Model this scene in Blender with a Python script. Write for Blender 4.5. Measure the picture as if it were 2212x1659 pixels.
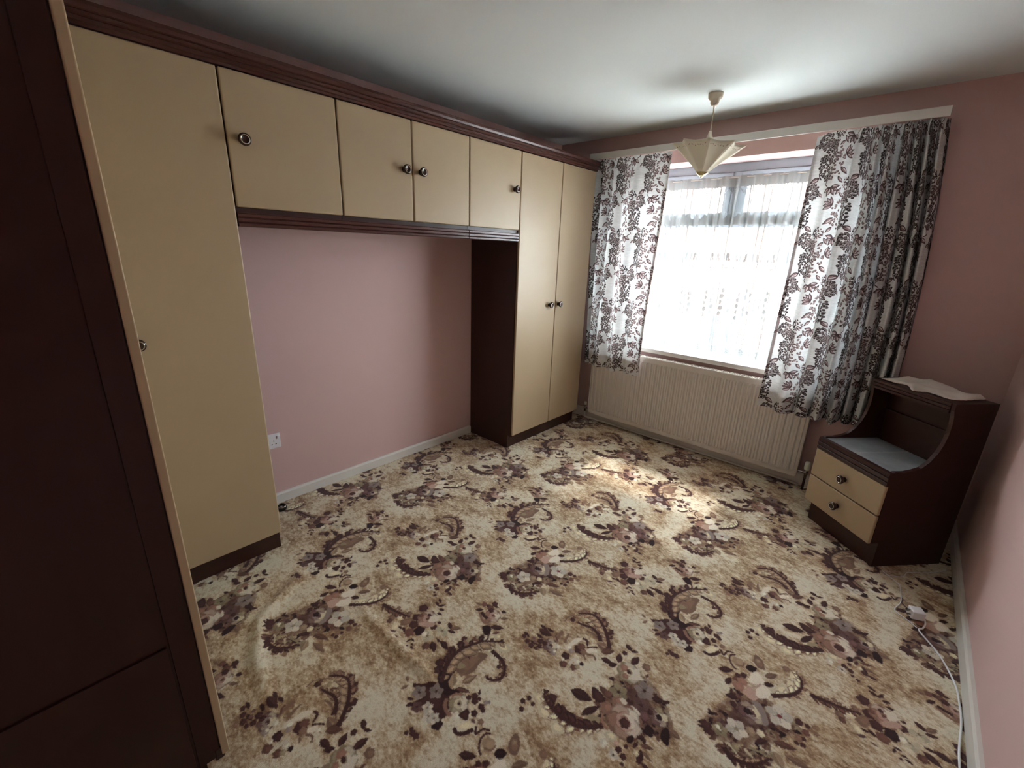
import bpy, bmesh, math, random
import numpy as np
from mathutils import Vector, Matrix

for o in list(bpy.data.objects):
    bpy.data.objects.remove(o, do_unlink=True)
SC = bpy.context.scene
COL = SC.collection
random.seed(7)

# ------------------------------------------------------------------ camera
cam = bpy.data.cameras.new('camera')
cam.sensor_width = 36.0
cam.sensor_fit = 'HORIZONTAL'
cam.lens = 940.087 / 2212 * 36.0
cam.clip_start = 0.02
cam_ob = bpy.data.objects.new('camera', cam)
COL.objects.link(cam_ob)
YAW, PITCH, ROLL = 0.733443, -0.298636, 0.034784
_cy, _sy, _cp, _sp = math.cos(YAW), math.sin(YAW), math.cos(PITCH), math.sin(PITCH)
_fw = Vector((-_sy * _cp, _cy * _cp, _sp))
_rt = Vector((_cy, _sy, 0))
_up = _rt.cross(_fw)
_r2 = math.cos(ROLL) * _rt + math.sin(ROLL) * _up
_u2 = -math.sin(ROLL) * _rt + math.cos(ROLL) * _up
M = Matrix.Identity(4)
for i in range(3):
    M[i][0], M[i][1], M[i][2] = _r2[i], _u2[i], -_fw[i]
M[0][3], M[1][3], M[2][3] = 2.04758, -0.61747, 1.47843
cam_ob.matrix_world = M
SC.camera = cam_ob

# ------------------------------------------------------------------ light
SC.view_settings.view_transform = 'Standard'
SC.view_settings.look = 'None'
SC.view_settings.gamma = 1.0
SC.view_settings.use_curve_mapping = False
SC.view_settings.exposure = 3.0
SKY_STRENGTH = 9.0
SUN_STRENGTH = 3.0
world = bpy.data.worlds.new('overcast_sky')
SC.world = world
world.use_nodes = True
bg = world.node_tree.nodes['Background']
bg.inputs[0].default_value = (0.84, 0.94, 1.0, 1)
bg.inputs[1].default_value = SKY_STRENGTH
sun = bpy.data.lights.new('hazy_sun', 'SUN')
sun.energy = SUN_STRENGTH
sun.angle = math.radians(6)
sun.color = (1.0, 0.97, 0.93)
sun_ob = bpy.data.objects.new('hazy_sun', sun)
COL.objects.link(sun_ob)
sun_ob.location = (1, 8, 8)
_el, _az = math.radians(54), math.radians(2)
sun_ob.rotation_euler = Vector((math.sin(_az) * math.cos(_el), -math.cos(_az) * math.cos(_el), -math.sin(_el))).to_track_quat('-Z', 'Y').to_euler()
# sampling portal in the window opening (guides the sky light, gives none of its own)
por = bpy.data.lights.new('window_portal', 'AREA')
por.shape = 'RECTANGLE'
por.size, por.size_y = 1.7, 1.4
por.cycles.is_portal = True
por_ob = bpy.data.objects.new('window_portal', por)
COL.objects.link(por_ob)
por_ob.location = (0.91, 3.04, 1.43)
por_ob.rotation_euler = (math.radians(-90), 0, 0)

# ------------------------------------------------------------------ helpers
def lin(c):
    c = c / 255.0
    return c / 12.92 if c <= 0.04045 else ((c + 0.055) / 1.055) ** 2.4
def rgb(r, g, b):
    return (lin(r), lin(g), lin(b), 1)

class Mat:
    def __init__(self, name):
        self.m = bpy.data.materials.new(name)
        self.m.use_nodes = True
        self.nt = self.m.node_tree
        self.b = self.nt.nodes['Principled BSDF']
        self.out = self.nt.nodes['Material Output']
    def n(self, kind, **kw):
        nd = self.nt.nodes.new(kind)
        for k, v in kw.items():
            setattr(nd, k, v)
        return nd
    def l(self, a, b):
        self.nt.links.new(a, b)

def mat(name, col, rough=0.5, var=0.06, scale=6.0, stretch=None, bump=0.0, bscale=200.0, metal=0.0, spec=0.5, coat=0.0):
    """plain surface with a little procedural mottling and optional fine relief"""
    M_ = Mat(name)
    b = M_.b
    b.inputs['Roughness'].default_value = rough
    b.inputs['Metallic'].default_value = metal
    b.inputs['Specular IOR Level'].default_value = spec
    b.inputs['Coat Weight'].default_value = coat
    tc = M_.n('ShaderNodeTexCoord')
    mp = M_.n('ShaderNodeMapping')
    if stretch:
        mp.inputs['Scale'].default_value = stretch
    M_.l(tc.outputs['Object'], mp.inputs['Vector'])
    nz = M_.n('ShaderNodeTexNoise')
    nz.inputs['Scale'].default_value = scale
    nz.inputs['Detail'].default_value = 5
    M_.l(mp.outputs[0], nz.inputs['Vector'])
    mx = M_.n('ShaderNodeMix', data_type='RGBA')
    mx.inputs[6].default_value = tuple(c * (1 - var) for c in col[:3]) + (1,)
    mx.inputs[7].default_value = tuple(min(1, c * (1 + var)) for c in col[:3]) + (1,)
    M_.l(nz.outputs['Fac'], mx.inputs[0])
    M_.l(mx.outputs[2], b.inputs['Base Color'])
    if bump:
        n2 = M_.n('ShaderNodeTexNoise')
        n2.inputs['Scale'].default_value = bscale
        n2.inputs['Detail'].default_value = 3
        M_.l(mp.outputs[0], n2.inputs['Vector'])
        bp = M_.n('ShaderNodeBump')
        bp.inputs['Strength'].default_value = bump
        bp.inputs['Distance'].default_value = 0.002
        M_.l(n2.outputs['Fac'], bp.inputs['Height'])
        M_.l(bp.outputs[0], b.inputs['Normal'])
    return M_.m

def mesh_from(name, verts, faces, m, parent=None, smooth=False):
    me = bpy.data.meshes.new(name)
    me.from_pydata([tuple(v) for v in verts], [], faces)
    me.update()
    if smooth:
        for p in me.polygons:
            p.use_smooth = True
    if m:
        me.materials.append(m)
    o = bpy.data.objects.new(name, me)
    COL.objects.link(o)
    if parent:
        o.parent = parent
    return o

def bm_obj(name, bm, m, parent=None, smooth=False):
    bmesh.ops.recalc_face_normals(bm, faces=bm.faces)
    me = bpy.data.meshes.new(name)
    bm.to_mesh(me)
    bm.free()
    if smooth:
        for p in me.polygons:
            p.use_smooth = True
    if m:
        me.materials.append(m)
    o = bpy.data.objects.new(name, me)
    COL.objects.link(o)
    if parent:
        o.parent = parent
    return o

def add_box(bm, lo, hi, bev=0.0, seg=2):
    r = bmesh.ops.create_cube(bm, size=1.0)
    vs = r['verts']
    for v in vs:
        for i in range(3):
            v.co[i] = lo[i] + (v.co[i] + 0.5) * (hi[i] - lo[i])
    if bev:
        es = list({e for v in vs for e in v.link_edges})
        bmesh.ops.bevel(bm, geom=es, offset=bev, segments=seg, affect='EDGES', profile=0.5)

def box(name, lo, hi, m, parent=None, bev=0.0, seg=2):
    bm = bmesh.new()
    add_box(bm, lo, hi, bev, seg)
    return bm_obj(name, bm, m, parent)

def add_prism(bm, prof, axis, a, b):
    """closed profile (list of 2-D points) swept along an axis from a to b"""
    oth = [i for i in range(3) if i != axis]
    def mk(p, t):
        c = [0, 0, 0]
        c[axis] = t
        c[oth[0]], c[oth[1]] = p
        return bm.verts.new(c)
    A = [mk(p, a) for p in prof]
    B = [mk(p, b) for p in prof]
    n = len(prof)
    for i in range(n):
        bm.faces.new((A[i], A[(i + 1) % n], B[(i + 1) % n], B[i]))
    bm.faces.new(A)
    bm.faces.new(B[::-1])

def prism(name, prof, axis, a, b, m, parent=None):
    bm = bmesh.new()
    add_prism(bm, prof, axis, a, b)
    return bm_obj(name, bm, m, parent)

def add_lathe(bm, prof, n=24, frame=None):
    """profile [(r, h)] turned about local z; frame = Matrix"""
    fr = frame or Matrix.Identity(4)
    rings = []
    for r, h in prof:
        if r < 1e-6:
            rings.append([bm.verts.new(fr @ Vector((0, 0, h)))])
        else:
            rings.append([bm.verts.new(fr @ Vector((r * math.cos(2 * math.pi * k / n), r * math.sin(2 * math.pi * k / n), h))) for k in range(n)])
    for A, B in zip(rings, rings[1:]):
        for k in range(n):
            k2 = (k + 1) % n
            if len(A) == 1 and len(B) == 1:
                continue
            if len(A) == 1:
                bm.faces.new((A[0], B[k], B[k2]))
            elif len(B) == 1:
                bm.faces.new((A[k], A[k2], B[0]))
            else:
                bm.faces.new((A[k], A[k2], B[k2], B[k]))

def lathe(name, prof, m, parent=None, n=24, frame=None):
    bm = bmesh.new()
    add_lathe(bm, prof, n, frame)
    return bm_obj(name, bm, m, parent, smooth=True)

def smooth_path(pts, sub=6):
    P = [Vector(p) for p in pts]
    P = [2 * P[0] - P[1]] + P + [2 * P[-1] - P[-2]]
    out = []
    for i in range(1, len(P) - 2):
        for k in range(sub):
            t = k / sub
            a, b, c, d = P[i - 1], P[i], P[i + 1], P[i + 2]
            out.append(0.5 * ((2 * b) + (c - a) * t + (2 * a - 5 * b + 4 * c - d) * t * t + (3 * b - a - 3 * c + d) * t ** 3))
    out.append(P[-2])
    return out

def tube(name, pts, r, m, parent=None, n=8, sub=6):
    bm = bmesh.new()
    path = smooth_path(pts, sub)
    rings = []
    for i, p in enumerate(path):
        t = (path[min(i + 1, len(path) - 1)] - path[max(i - 1, 0)]).normalized()
        a = Vector((0, 0, 1)) if abs(t.z) < 0.9 else Vector((1, 0, 0))
        u = t.cross(a).normalized()
        w = t.cross(u)
        rings.append([bm.verts.new(p + r * (math.cos(2 * math.pi * k / n) * u + math.sin(2 * math.pi * k / n) * w)) for k in range(n)])
    for A, B in zip(rings, rings[1:]):
        for k in range(n):
            bm.faces.new((A[k], A[(k + 1) % n], B[(k + 1) % n], B[k]))
    bm.faces.new(rings[0])
    bm.faces.new(rings[-1][::-1])
    return bm_obj(name, bm, m, parent, smooth=True)

def thing(name, label, cat, loc=(0, 0, 0), rotz=0.0, group=None):
    o = bpy.data.objects.new(name, None)
    COL.objects.link(o)
    o.location = loc
    o.rotation_euler = (0, 0, rotz)
    o.empty_display_size = 0.05
    return tag(o, label, cat, group)

def tag(o, label, cat, group=None):
    o['label'] = label
    o['category'] = cat
    if group:
        o['group'] = group
    return o

def struct(o, label=None):
    o['kind'] = 'structure'
    if label:
        o['label'] = label
    return o

def grid_mesh(name, nu, nv, f, m, parent=None, uv=None, smooth=True):
    vs, fs = [], []
    for j in range(nv + 1):
        for i in range(nu + 1):
            vs.append(f(i / nu, j / nv))
    for j in range(nv):
        for i in range(nu):
            a = j * (nu + 1) + i
            fs.append((a, a + 1, a + nu + 2, a + nu + 1))
    o = mesh_from(name, vs, fs, m, parent, smooth)
    if uv:
        me = o.data
        lay = me.uv_layers.new(name='UVMap')
        co = [uv(i / nu, j / nv) for j in range(nv + 1) for i in range(nu + 1)]
        idx = np.empty(len(me.loops), dtype=np.int32)
        me.loops.foreach_get('vertex_index', idx)
        lay.data.foreach_set('uv', np.array(co, dtype=np.float32)[idx].ravel())
    return o

def image(name, arr):
    """pattern drawn in this script (arr: h x w x 3 or 4, sRGB 0..1)"""
    h, w = arr.shape[:2]
    if arr.shape[2] == 3:
        arr = np.concatenate([arr, np.ones((h, w, 1))], 2)
    im = bpy.data.images.new(name, w, h, alpha=True)
    im.pixels.foreach_set(np.clip(arr, 0, 1).astype(np.float32).ravel())
    im.update()
    im.pack()
    return im
# ------------------------------------------------------------------ pattern painting (flat prints on cloth and carpet)
PAL = dict(k=(58, 38, 38), d=(80, 52, 49), b=(114, 80, 68), n=(138, 107, 89), t=(166, 140, 114), g=(160, 142, 134), m=(118, 86, 82),
           c=(222, 209, 178), w=(230, 219, 200), p=(192, 158, 141), q=(158, 118, 100), o=(164, 147, 117), r=(130, 62, 62))

class Canvas:
    def __init__(self, W, H, bgcol):
        self.W, self.H = W, H
        self.a = np.empty((H, W, 3), dtype=np.float32)
        self.a[:] = bgcol
    def poly(self, P, col, alpha=1.0):
        P = np.asarray(P, dtype=np.float64)
        W, H = self.W, self.H
        lo, hi = P.min(0), P.max(0)
        for sx in range(int(math.floor(-hi[0] / W)) , int(math.floor((W - lo[0]) / W)) + 1):
            for sy in range(int(math.floor(-hi[1] / H)), int(math.floor((H - lo[1]) / H)) + 1):
                Q = P + (sx * W, sy * H)
                x0, y0 = max(0, int(Q[:, 0].min())), max(0, int(Q[:, 1].min()))
                x1, y1 = min(W, int(Q[:, 0].max()) + 2), min(H, int(Q[:, 1].max()) + 2)
                if x1 <= x0 or y1 <= y0:
                    continue
                X, Y = np.meshgrid(np.arange(x0, x1) + 0.5, np.arange(y0, y1) + 0.5)
                ins = np.zeros(X.shape, bool)
                j = len(Q) - 1
                for i in range(len(Q)):
                    xi, yi, xj, yj = Q[i, 0], Q[i, 1], Q[j, 0], Q[j, 1]
                    if yi != yj:
                        ins ^= ((yi > Y) != (yj > Y)) & (X < (xj - xi) * (Y - yi) / (yj - yi) + xi)
                    j = i
                reg = self.a[y0:y1, x0:x1]
                reg[ins] = reg[ins] * (1 - alpha) + np.array(col) * alpha
    def disc(self, c, r, col, alpha=1.0, n=18, wob=0.0, ph=0.0, k=5, ry=None, ang=0.0):
        t = np.linspace(0, 2 * np.pi, n, endpoint=False)
        rr = r * (1 + wob * np.cos(k * t + ph))
        x, y = rr * np.cos(t), rr * np.sin(t) * ((ry / r) if ry else 1)
        ca, sa = math.cos(ang), math.sin(ang)
        self.poly(np.stack([c[0] + x * ca - y * sa, c[1] + x * sa + y * ca], 1), col, alpha)
    def leaf(self, a, b, w, col, rib=None):
        a, b = np.array(a, float), np.array(b, float)
        d = b - a
        nrm = np.array([-d[1], d[0]]) / (np.linalg.norm(d) + 1e-9)
        t = np.linspace(0, 1, 9)
        prof = np.sin(np.pi * t ** 0.85) * w
        L = [a + d * s + nrm * q for s, q in zip(t, prof)]
        R = [a + d * s - nrm * q for s, q in zip(t, prof)][::-1]
        self.poly(L + R, col)
        if rib is not None:
            self.poly([a + d * s for s in t] + [a + d * s - nrm * q * 0.95 for s, q in zip(t, prof)][::-1], rib, 0.45)
            self.poly([a + d * .08 - nrm * w * .07, a + d * .9, a + d * .08 + nrm * w * .07], np.minimum(np.array(col) * 1.35, 1), 0.8)
    def stroke(self, pts, w0, w1, col):
        P = np.array([tuple(p) for p in smooth_path([(p[0], p[1], 0) for p in pts], 5)])[:, :2] if len(pts) > 2 else np.array(pts, float)
        n = len(P)
        T = np.gradient(P, axis=0)
        T /= np.linalg.norm(T, axis=1)[:, None] + 1e-9
        N = np.stack([-T[:, 1], T[:, 0]], 1)
        w = np.linspace(w0, w1, n)[:, None] / 2
        self.poly(np.concatenate([P + N * w, (P - N * w)[::-1]]), col)
    def flower(self, c, r, col, cc, n=5, ph=0.3):
        for k in range(n):
            a = ph + 2 * math.pi * k / n
            self.disc((c[0] + .58 * r * math.cos(a), c[1] + .58 * r * math.sin(a)), r * .47, np.array(col) * (0.84 + .2 * ((k * 2) % n) / n), ang=a, n=14, wob=.07, k=3)
        for k in range(n):
            a = ph + 2 * math.pi * (k + .5) / n
            self.stroke([(c[0], c[1]), (c[0] + .6 * r * math.cos(a), c[1] + .6 * r * math.sin(a))], r * .1, r * .02, np.array(col) * .62)
        self.disc(c, r * .17, cc)
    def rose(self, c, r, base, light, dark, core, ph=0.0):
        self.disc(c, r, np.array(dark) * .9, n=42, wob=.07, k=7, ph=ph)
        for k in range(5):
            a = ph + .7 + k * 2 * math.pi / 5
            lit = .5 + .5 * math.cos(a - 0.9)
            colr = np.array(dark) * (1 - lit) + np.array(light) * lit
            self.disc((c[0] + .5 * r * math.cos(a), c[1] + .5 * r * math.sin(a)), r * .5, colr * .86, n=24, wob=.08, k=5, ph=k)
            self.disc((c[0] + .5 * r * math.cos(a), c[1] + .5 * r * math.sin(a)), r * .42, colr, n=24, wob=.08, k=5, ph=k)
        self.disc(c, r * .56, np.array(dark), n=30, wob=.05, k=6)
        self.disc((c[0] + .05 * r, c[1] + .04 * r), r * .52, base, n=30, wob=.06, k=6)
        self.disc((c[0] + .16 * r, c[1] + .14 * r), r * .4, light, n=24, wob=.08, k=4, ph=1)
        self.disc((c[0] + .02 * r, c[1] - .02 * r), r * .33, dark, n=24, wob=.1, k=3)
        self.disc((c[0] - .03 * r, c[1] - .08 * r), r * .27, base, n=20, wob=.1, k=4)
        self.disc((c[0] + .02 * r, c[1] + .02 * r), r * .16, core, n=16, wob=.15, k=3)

def fft_noise(H, W, lo, rng, pw=1.6, ani=1.0):
    """periodic smooth noise in 0..1; lo = largest feature in pixels"""
    fy = np.fft.fftfreq(H)[:, None] * ani
    fx = np.fft.fftfreq(W)[None, :]
    f = np.sqrt(fx * fx + fy * fy)
    amp = 1.0 / (f + 1.0 / lo) ** pw
    amp[0, 0] = 0
    z = np.fft.ifft2(np.fft.fft2(rng.standard_normal((H, W))) * amp).real
    z = (z - z.mean()) / z.std()
    return z

def blur(a, s):
    H, W = a.shape[:2]
    fy = np.fft.fftfreq(H)[:, None]
    fx = np.fft.fftfreq(W)[None, :]
    g = np.exp(-2 * (math.pi * s) ** 2 * (fx * fx + fy * fy))
    if a.ndim == 2:
        return np.fft.ifft2(np.fft.fft2(a) * g).real
    return np.stack([np.fft.ifft2(np.fft.fft2(a[..., i]) * g).real for i in range(a.shape[2])], 2)

P1, P2, PB = np.array([.955, -.031]), np.array([.007, 1.761]), np.array([.481, .865])
PINV = np.linalg.inv(np.stack([P1, P2], 1))

def paint_carpet():
    W, H = 1024, 1888
    rng = np.random.default_rng(3)
    K = W / np.linalg.norm(P1)
    def px(mm, sh):
        st = PINV @ (np.array(mm) / 1000.0 + sh)
        return np.array([st[0] * W, st[1] * H])
    shifts = (np.zeros(2), PB)
    haze = np.zeros((H, W), np.float32)
    hc = Canvas(W, H, (0, 0, 0))
    for s in CARPET:
        if s[1] == 'h':
            for sh in shifts:
                if s[0] == 'C':
                    hc.disc(px(s[2], sh), s[3] / 1000 * K * 1.25, (1, 1, 1), n=24)
                else:
                    hc.poly([px(p, sh) for p in s[2:]], (1, 1, 1))
    mo = Canvas(W, H, (0, 0, 0))
    for s in CARPET:
        if s[1] in 'kdbnmqgp':
            for sh in shifts:
                if s[0] == 'P':
                    mo.poly([px(p, sh) for p in s[2:]], (1, 1, 1))
                elif s[0] in 'CFR':
                    mo.disc(px(s[2], sh), s[3] / 1000 * K, (1, 1, 1))
                elif s[0] == 'L':
                    mo.leaf(px(s[2], sh), px(s[3], sh), s[4] / 1000 * K, (1, 1, 1))
                else:
                    mo.stroke([px(p, sh) for p in s[4:]], s[2] / 1000 * K, s[3] / 1000 * K, (1, 1, 1))
    near = blur(mo.a[..., 0].astype(float), 15)
    haze = blur(hc.a[..., 0].astype(float), 30)
    cloud = fft_noise(H, W, 120, rng, 1.7)
    wisp = fft_noise(H, W, 34, rng, 1.65, 0.5)
    h = np.clip(0.07 + haze * 0.42 + near * .80 + 0.13 * cloud + .22 * wisp, 0, 1)[..., None]
    creamc = np.array([230, 221, 197]) / 255.0
    tanc = np.array([146, 114, 87]) / 255.0
    midc = np.array([196, 170, 136]) / 255.0
    base = np.where(h < .5, creamc + (midc - creamc) * h * 2, midc + (tanc - midc) * (h * 2 - 1))
    cv = Canvas(W, H, (0, 0, 0))
    cv.a[:] = base
    C = {k: np.array(v) / 255.0 for k, v in PAL.items()}
    BASES = [i for i, s in enumerate(CARPET) if s[0] == 'P' and s[1] == 'd' and np.ptp(np.array(s[2:]), axis=0).min() > 110]
    for i, s in enumerate(CARPET):
        if s[1] == 'h':
            continue
        for sh in shifts:
            kind, c = s[0], s[1]
            jit = 1 + .06 * math.sin(i * 12.9)
            if kind == 'P':
                q = [px(p, sh) for p in s[2:]]
                q = [tuple(v) for v in smooth_path([(a[0], a[1], 0) for a in q + q[:1]], 3)]
                big = c == 'd' and len(s) > 11 and i in BASES
                cv.poly([(a[0], a[1]) for a in q], C[c] * jit, .34 if big else 1.0)
                if big:
                    rr = random.Random(i)
                    Q = np.array([a[:2] for a in q])
                    m_ = Q.mean(0)
                    for k in range(150):
                        e = Q[rr.randrange(len(Q))]
                        p_ = m_ + (e - m_) * rr.uniform(.05, 1.0) ** .7
                        an, ln = math.atan2(e[1] - m_[1], e[0] - m_[0]) + rr.gauss(0, .8), rr.uniform(14, 30)
                        kk = rr.choice('dkkbbndkobd')
                        cv.leaf(p_, p_ + ln * np.array([math.cos(an), math.sin(an)]), ln * .26, C[kk], C[kk] * .8)
                    for k in range(9):
                        p_ = m_ + (Q[rr.randrange(len(Q))] - m_) * rr.uniform(.2, .8)
                        kk = rr.choice('gmon')
                        cv.flower(p_, rr.uniform(9, 14), C[kk], C['d'], 5, ph=k)
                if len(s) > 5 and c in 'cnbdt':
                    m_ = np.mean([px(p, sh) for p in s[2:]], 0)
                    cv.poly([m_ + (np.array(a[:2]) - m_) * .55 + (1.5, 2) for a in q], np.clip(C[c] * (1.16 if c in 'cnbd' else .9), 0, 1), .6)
            elif kind == 'S':
                cv.stroke([px(p, sh) for p in s[4:]], s[2] / 1000 * K, s[3] / 1000 * K, C[c] * jit)
            elif kind == 'L':
                cv.leaf(px(s[2], sh), px(s[3], sh), s[4] / 1000 * K, C[c] * jit, C[c] * .78)
            elif kind == 'C':
                r = s[3] / 1000 * K
                cv.disc(px(s[2], sh), r, C[c] * jit, wob=.12, k=5, ph=i)
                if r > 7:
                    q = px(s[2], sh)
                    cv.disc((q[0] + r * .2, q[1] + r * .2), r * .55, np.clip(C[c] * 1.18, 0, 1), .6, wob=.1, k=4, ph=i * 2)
            elif kind == 'F':
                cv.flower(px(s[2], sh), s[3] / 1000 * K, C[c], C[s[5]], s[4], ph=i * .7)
            elif kind == 'A':
                Q = np.array([tuple(v)[:2] for v in smooth_path([(a_[0], a_[1], 0) for a_ in [px(q_, sh) for q_ in s[5:]]], 8)])
                Tn = np.gradient(Q, axis=0)
                Tn /= np.linalg.norm(Tn, axis=1)[:, None] + 1e-9
                for k in range(s[4]):
                    t = (k + .6) / s[4]
                    j = int(t * (len(Q) - 1))
                    f = math.sin(math.pi * (.16 + .74 * t)) * K / 1000 * (1 + .2 * math.sin(k * 2.7 + i))
                    for sd, cc, ln in ((1, c[0], s[2]), (-1, c[1], s[3])):
                        nn = np.array([-Tn[j, 1], Tn[j, 0]]) * sd
                        tip = Q[j] + (nn * .78 + Tn[j] * .62) * ln * f
                        edge = C['b'] if cc in 'tco' else C['d'] if cc == 'n' else C['k']
                        cv.leaf(Q[j] - Tn[j] * 2, tip + (nn + Tn[j]) * 1.5, ln * f * .33, edge)
                        cv.leaf(Q[j], tip, ln * f * .28, C[cc] * jit, C[cc] * .8)
                        cv.leaf(Q[j] + nn * ln * f * .25, Q[j] + (nn * .9 + Tn[j] * .9) * ln * f * .62, ln * f * .12, np.clip(C[cc] * 1.2, 0, 1))
                cv.stroke([tuple(v) for v in Q[::6]], .016 * K, .006 * K, C['d'])
            elif kind == 'R':
                p3 = {'pk': ('p', 'w', 'q', 'b'), 'gy': ('g', 'c', 'm', 'd'), 'wt': ('c', 'w', 'o', 'd')}[c]
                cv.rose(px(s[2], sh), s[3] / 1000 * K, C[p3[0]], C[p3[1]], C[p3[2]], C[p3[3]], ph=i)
    # woven, slightly fuzzy edges
    jx = (fft_noise(H, W, 6, rng, 1.2) * 1.3).round().astype(int)
    jy = (fft_noise(H, W, 6, rng, 1.2) * 1.3).round().astype(int)
    Y, X = np.mgrid[0:H, 0:W]
    a = cv.a[(Y + jy) % H, (X + jx) % W]
    a = blur(a.astype(float), 0.9)
    a *= (1 + .03 * fft_noise(H, W, 4, rng, .8))[..., None]
    return a

def paint_curtain():
    """one repeat .27 x .54 m: a grape bunch and its mirror image half a drop away; alpha = how much print"""
    W, H = 640, 1280
    K = W / .27
    rng = np.random.default_rng(11)
    cv = Canvas(W, H, np.array([224, 227, 227]) / 255.0)
    slub = fft_noise(W, H, 60, rng, 1.2, 9.0).T
    cv.a *= (1 + .028 * slub)[..., None]
    dk, md, lt = np.array([58, 50, 52]) / 255, np.array([92, 74, 76]) / 255, np.array([128, 106, 105]) / 255
    pale = np.array([214, 200, 198]) / 255
    def berry(p, r, f):
        colr = dk * (1 - f) + lt * f
        cv.disc(p, r * 1.28, np.array([232, 228, 225]) / 255, .5, n=12)
        cv.disc(p, r, colr, n=12)
        cv.disc((p[0] - .25 * r, p[1] + .3 * r), r * .33, pale * (.7 + .3 * f), .55 + .3 * f, n=8)
    def outl_leaf(a, b, w):
        cv.leaf(a, b, w, md)
        a, b = np.array(a, float), np.array(b, float)
        d = b - a
        n = np.array([-d[1], d[0]]) / np.linalg.norm(d)
        cv.leaf(a + d * .2 + n * w * .22, a + d * .82 + n * w * .22, w * .42, pale * .97)
        cv.leaf(a + d * .2 - n * w * .3, a + d * .78 - n * w * .3, w * .2, lt * 1.15)
        cv.stroke([a, b], w * .16, w * .05, dk)
    def bunch(cx, cy, s):
        g = lambda x, y: (cx + s * x * K, cy + y * K)
        # sprigs and leaves around
        for k, an in enumerate((2.25, 2.7, 3.15, 3.6, 1.9)):
            o = (-.075, .03)
            outl_leaf(g(*o), g(o[0] + .052 * math.cos(an), o[1] + .052 * math.sin(an)), .0095 * K)
        for a, b, w in (((-.06, -.035), (-.105, -.075), .012), ((.055, -.085), (.1, -.115), .014), ((-.055, -.085), (-.085, -.12), .009)):
            outl_leaf(g(*a), g(*b), w * K)
        for an in (3.5, 4.2, 4.9, 5.7, 2.9):
            o = (-.03, -.145)
            outl_leaf(g(*o), g(o[0] + .05 * math.cos(an), o[1] + .05 * math.sin(an)), .0115 * K)
        for a, b in (((-.05, .125), (-.075, .085)), ((-.055, .1), (-.03, .075)), ((.09, .1), (.115, .075))):
            outl_leaf(g(*a), g(*b), .008 * K)
        cv.stroke([g(.0, -.1), g(.012, -.125), g(-.01, -.14)], .006 * K, .005 * K, md)
        cv.stroke([g(.055, -.03), g(.06, -.07), g(.045, -.1)], .005 * K, .005 * K, dk)
        # hanging bunch
        for _ in range(300):
            y = rng.uniform(-.105, .105)
            hw = .06 * min(1, (.115 - y) / .09) * min(1, (y + .115) / .05) + .012
            x = rng.uniform(-hw, hw * .92)
            f = np.clip((.035 - x) / .09 + rng.normal(0, .13), 0, .85)
            if f > .45 and rng.random() < .55:
                continue
            berry(g(x, y), rng.uniform(.0052, .0072) * K, f)
        # round flower head and tight dark cluster above
        for _ in range(55):
            a_, q = rng.uniform(0, 6.28), math.sqrt(rng.random()) * .034
            x, y = -.012 + q * math.cos(a_), .148 + q * math.sin(a_)
            f = np.clip(.5 - (x + .012) / .05 + rng.normal(0, .15), 0, .9)
            cv.disc(g(x, y), .0042 * K, dk * (1 - f) + lt * f, n=9)
        for _ in range(95):
            a_, q = rng.uniform(0, 6.28), math.sqrt(rng.random())
            x, y = .058 + q * .034 * math.cos(a_), .105 + q * .046 * math.sin(a_)
            berry(g(x, y), .0058 * K, np.clip(.25 - (x - .058) / .1 + rng.normal(0, .12), 0, .7))
    bunch(W * .26, H * .25, 1)
    bunch(W * .76, H * .75, -1)
    return blur(cv.a.astype(float), .8)

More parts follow.
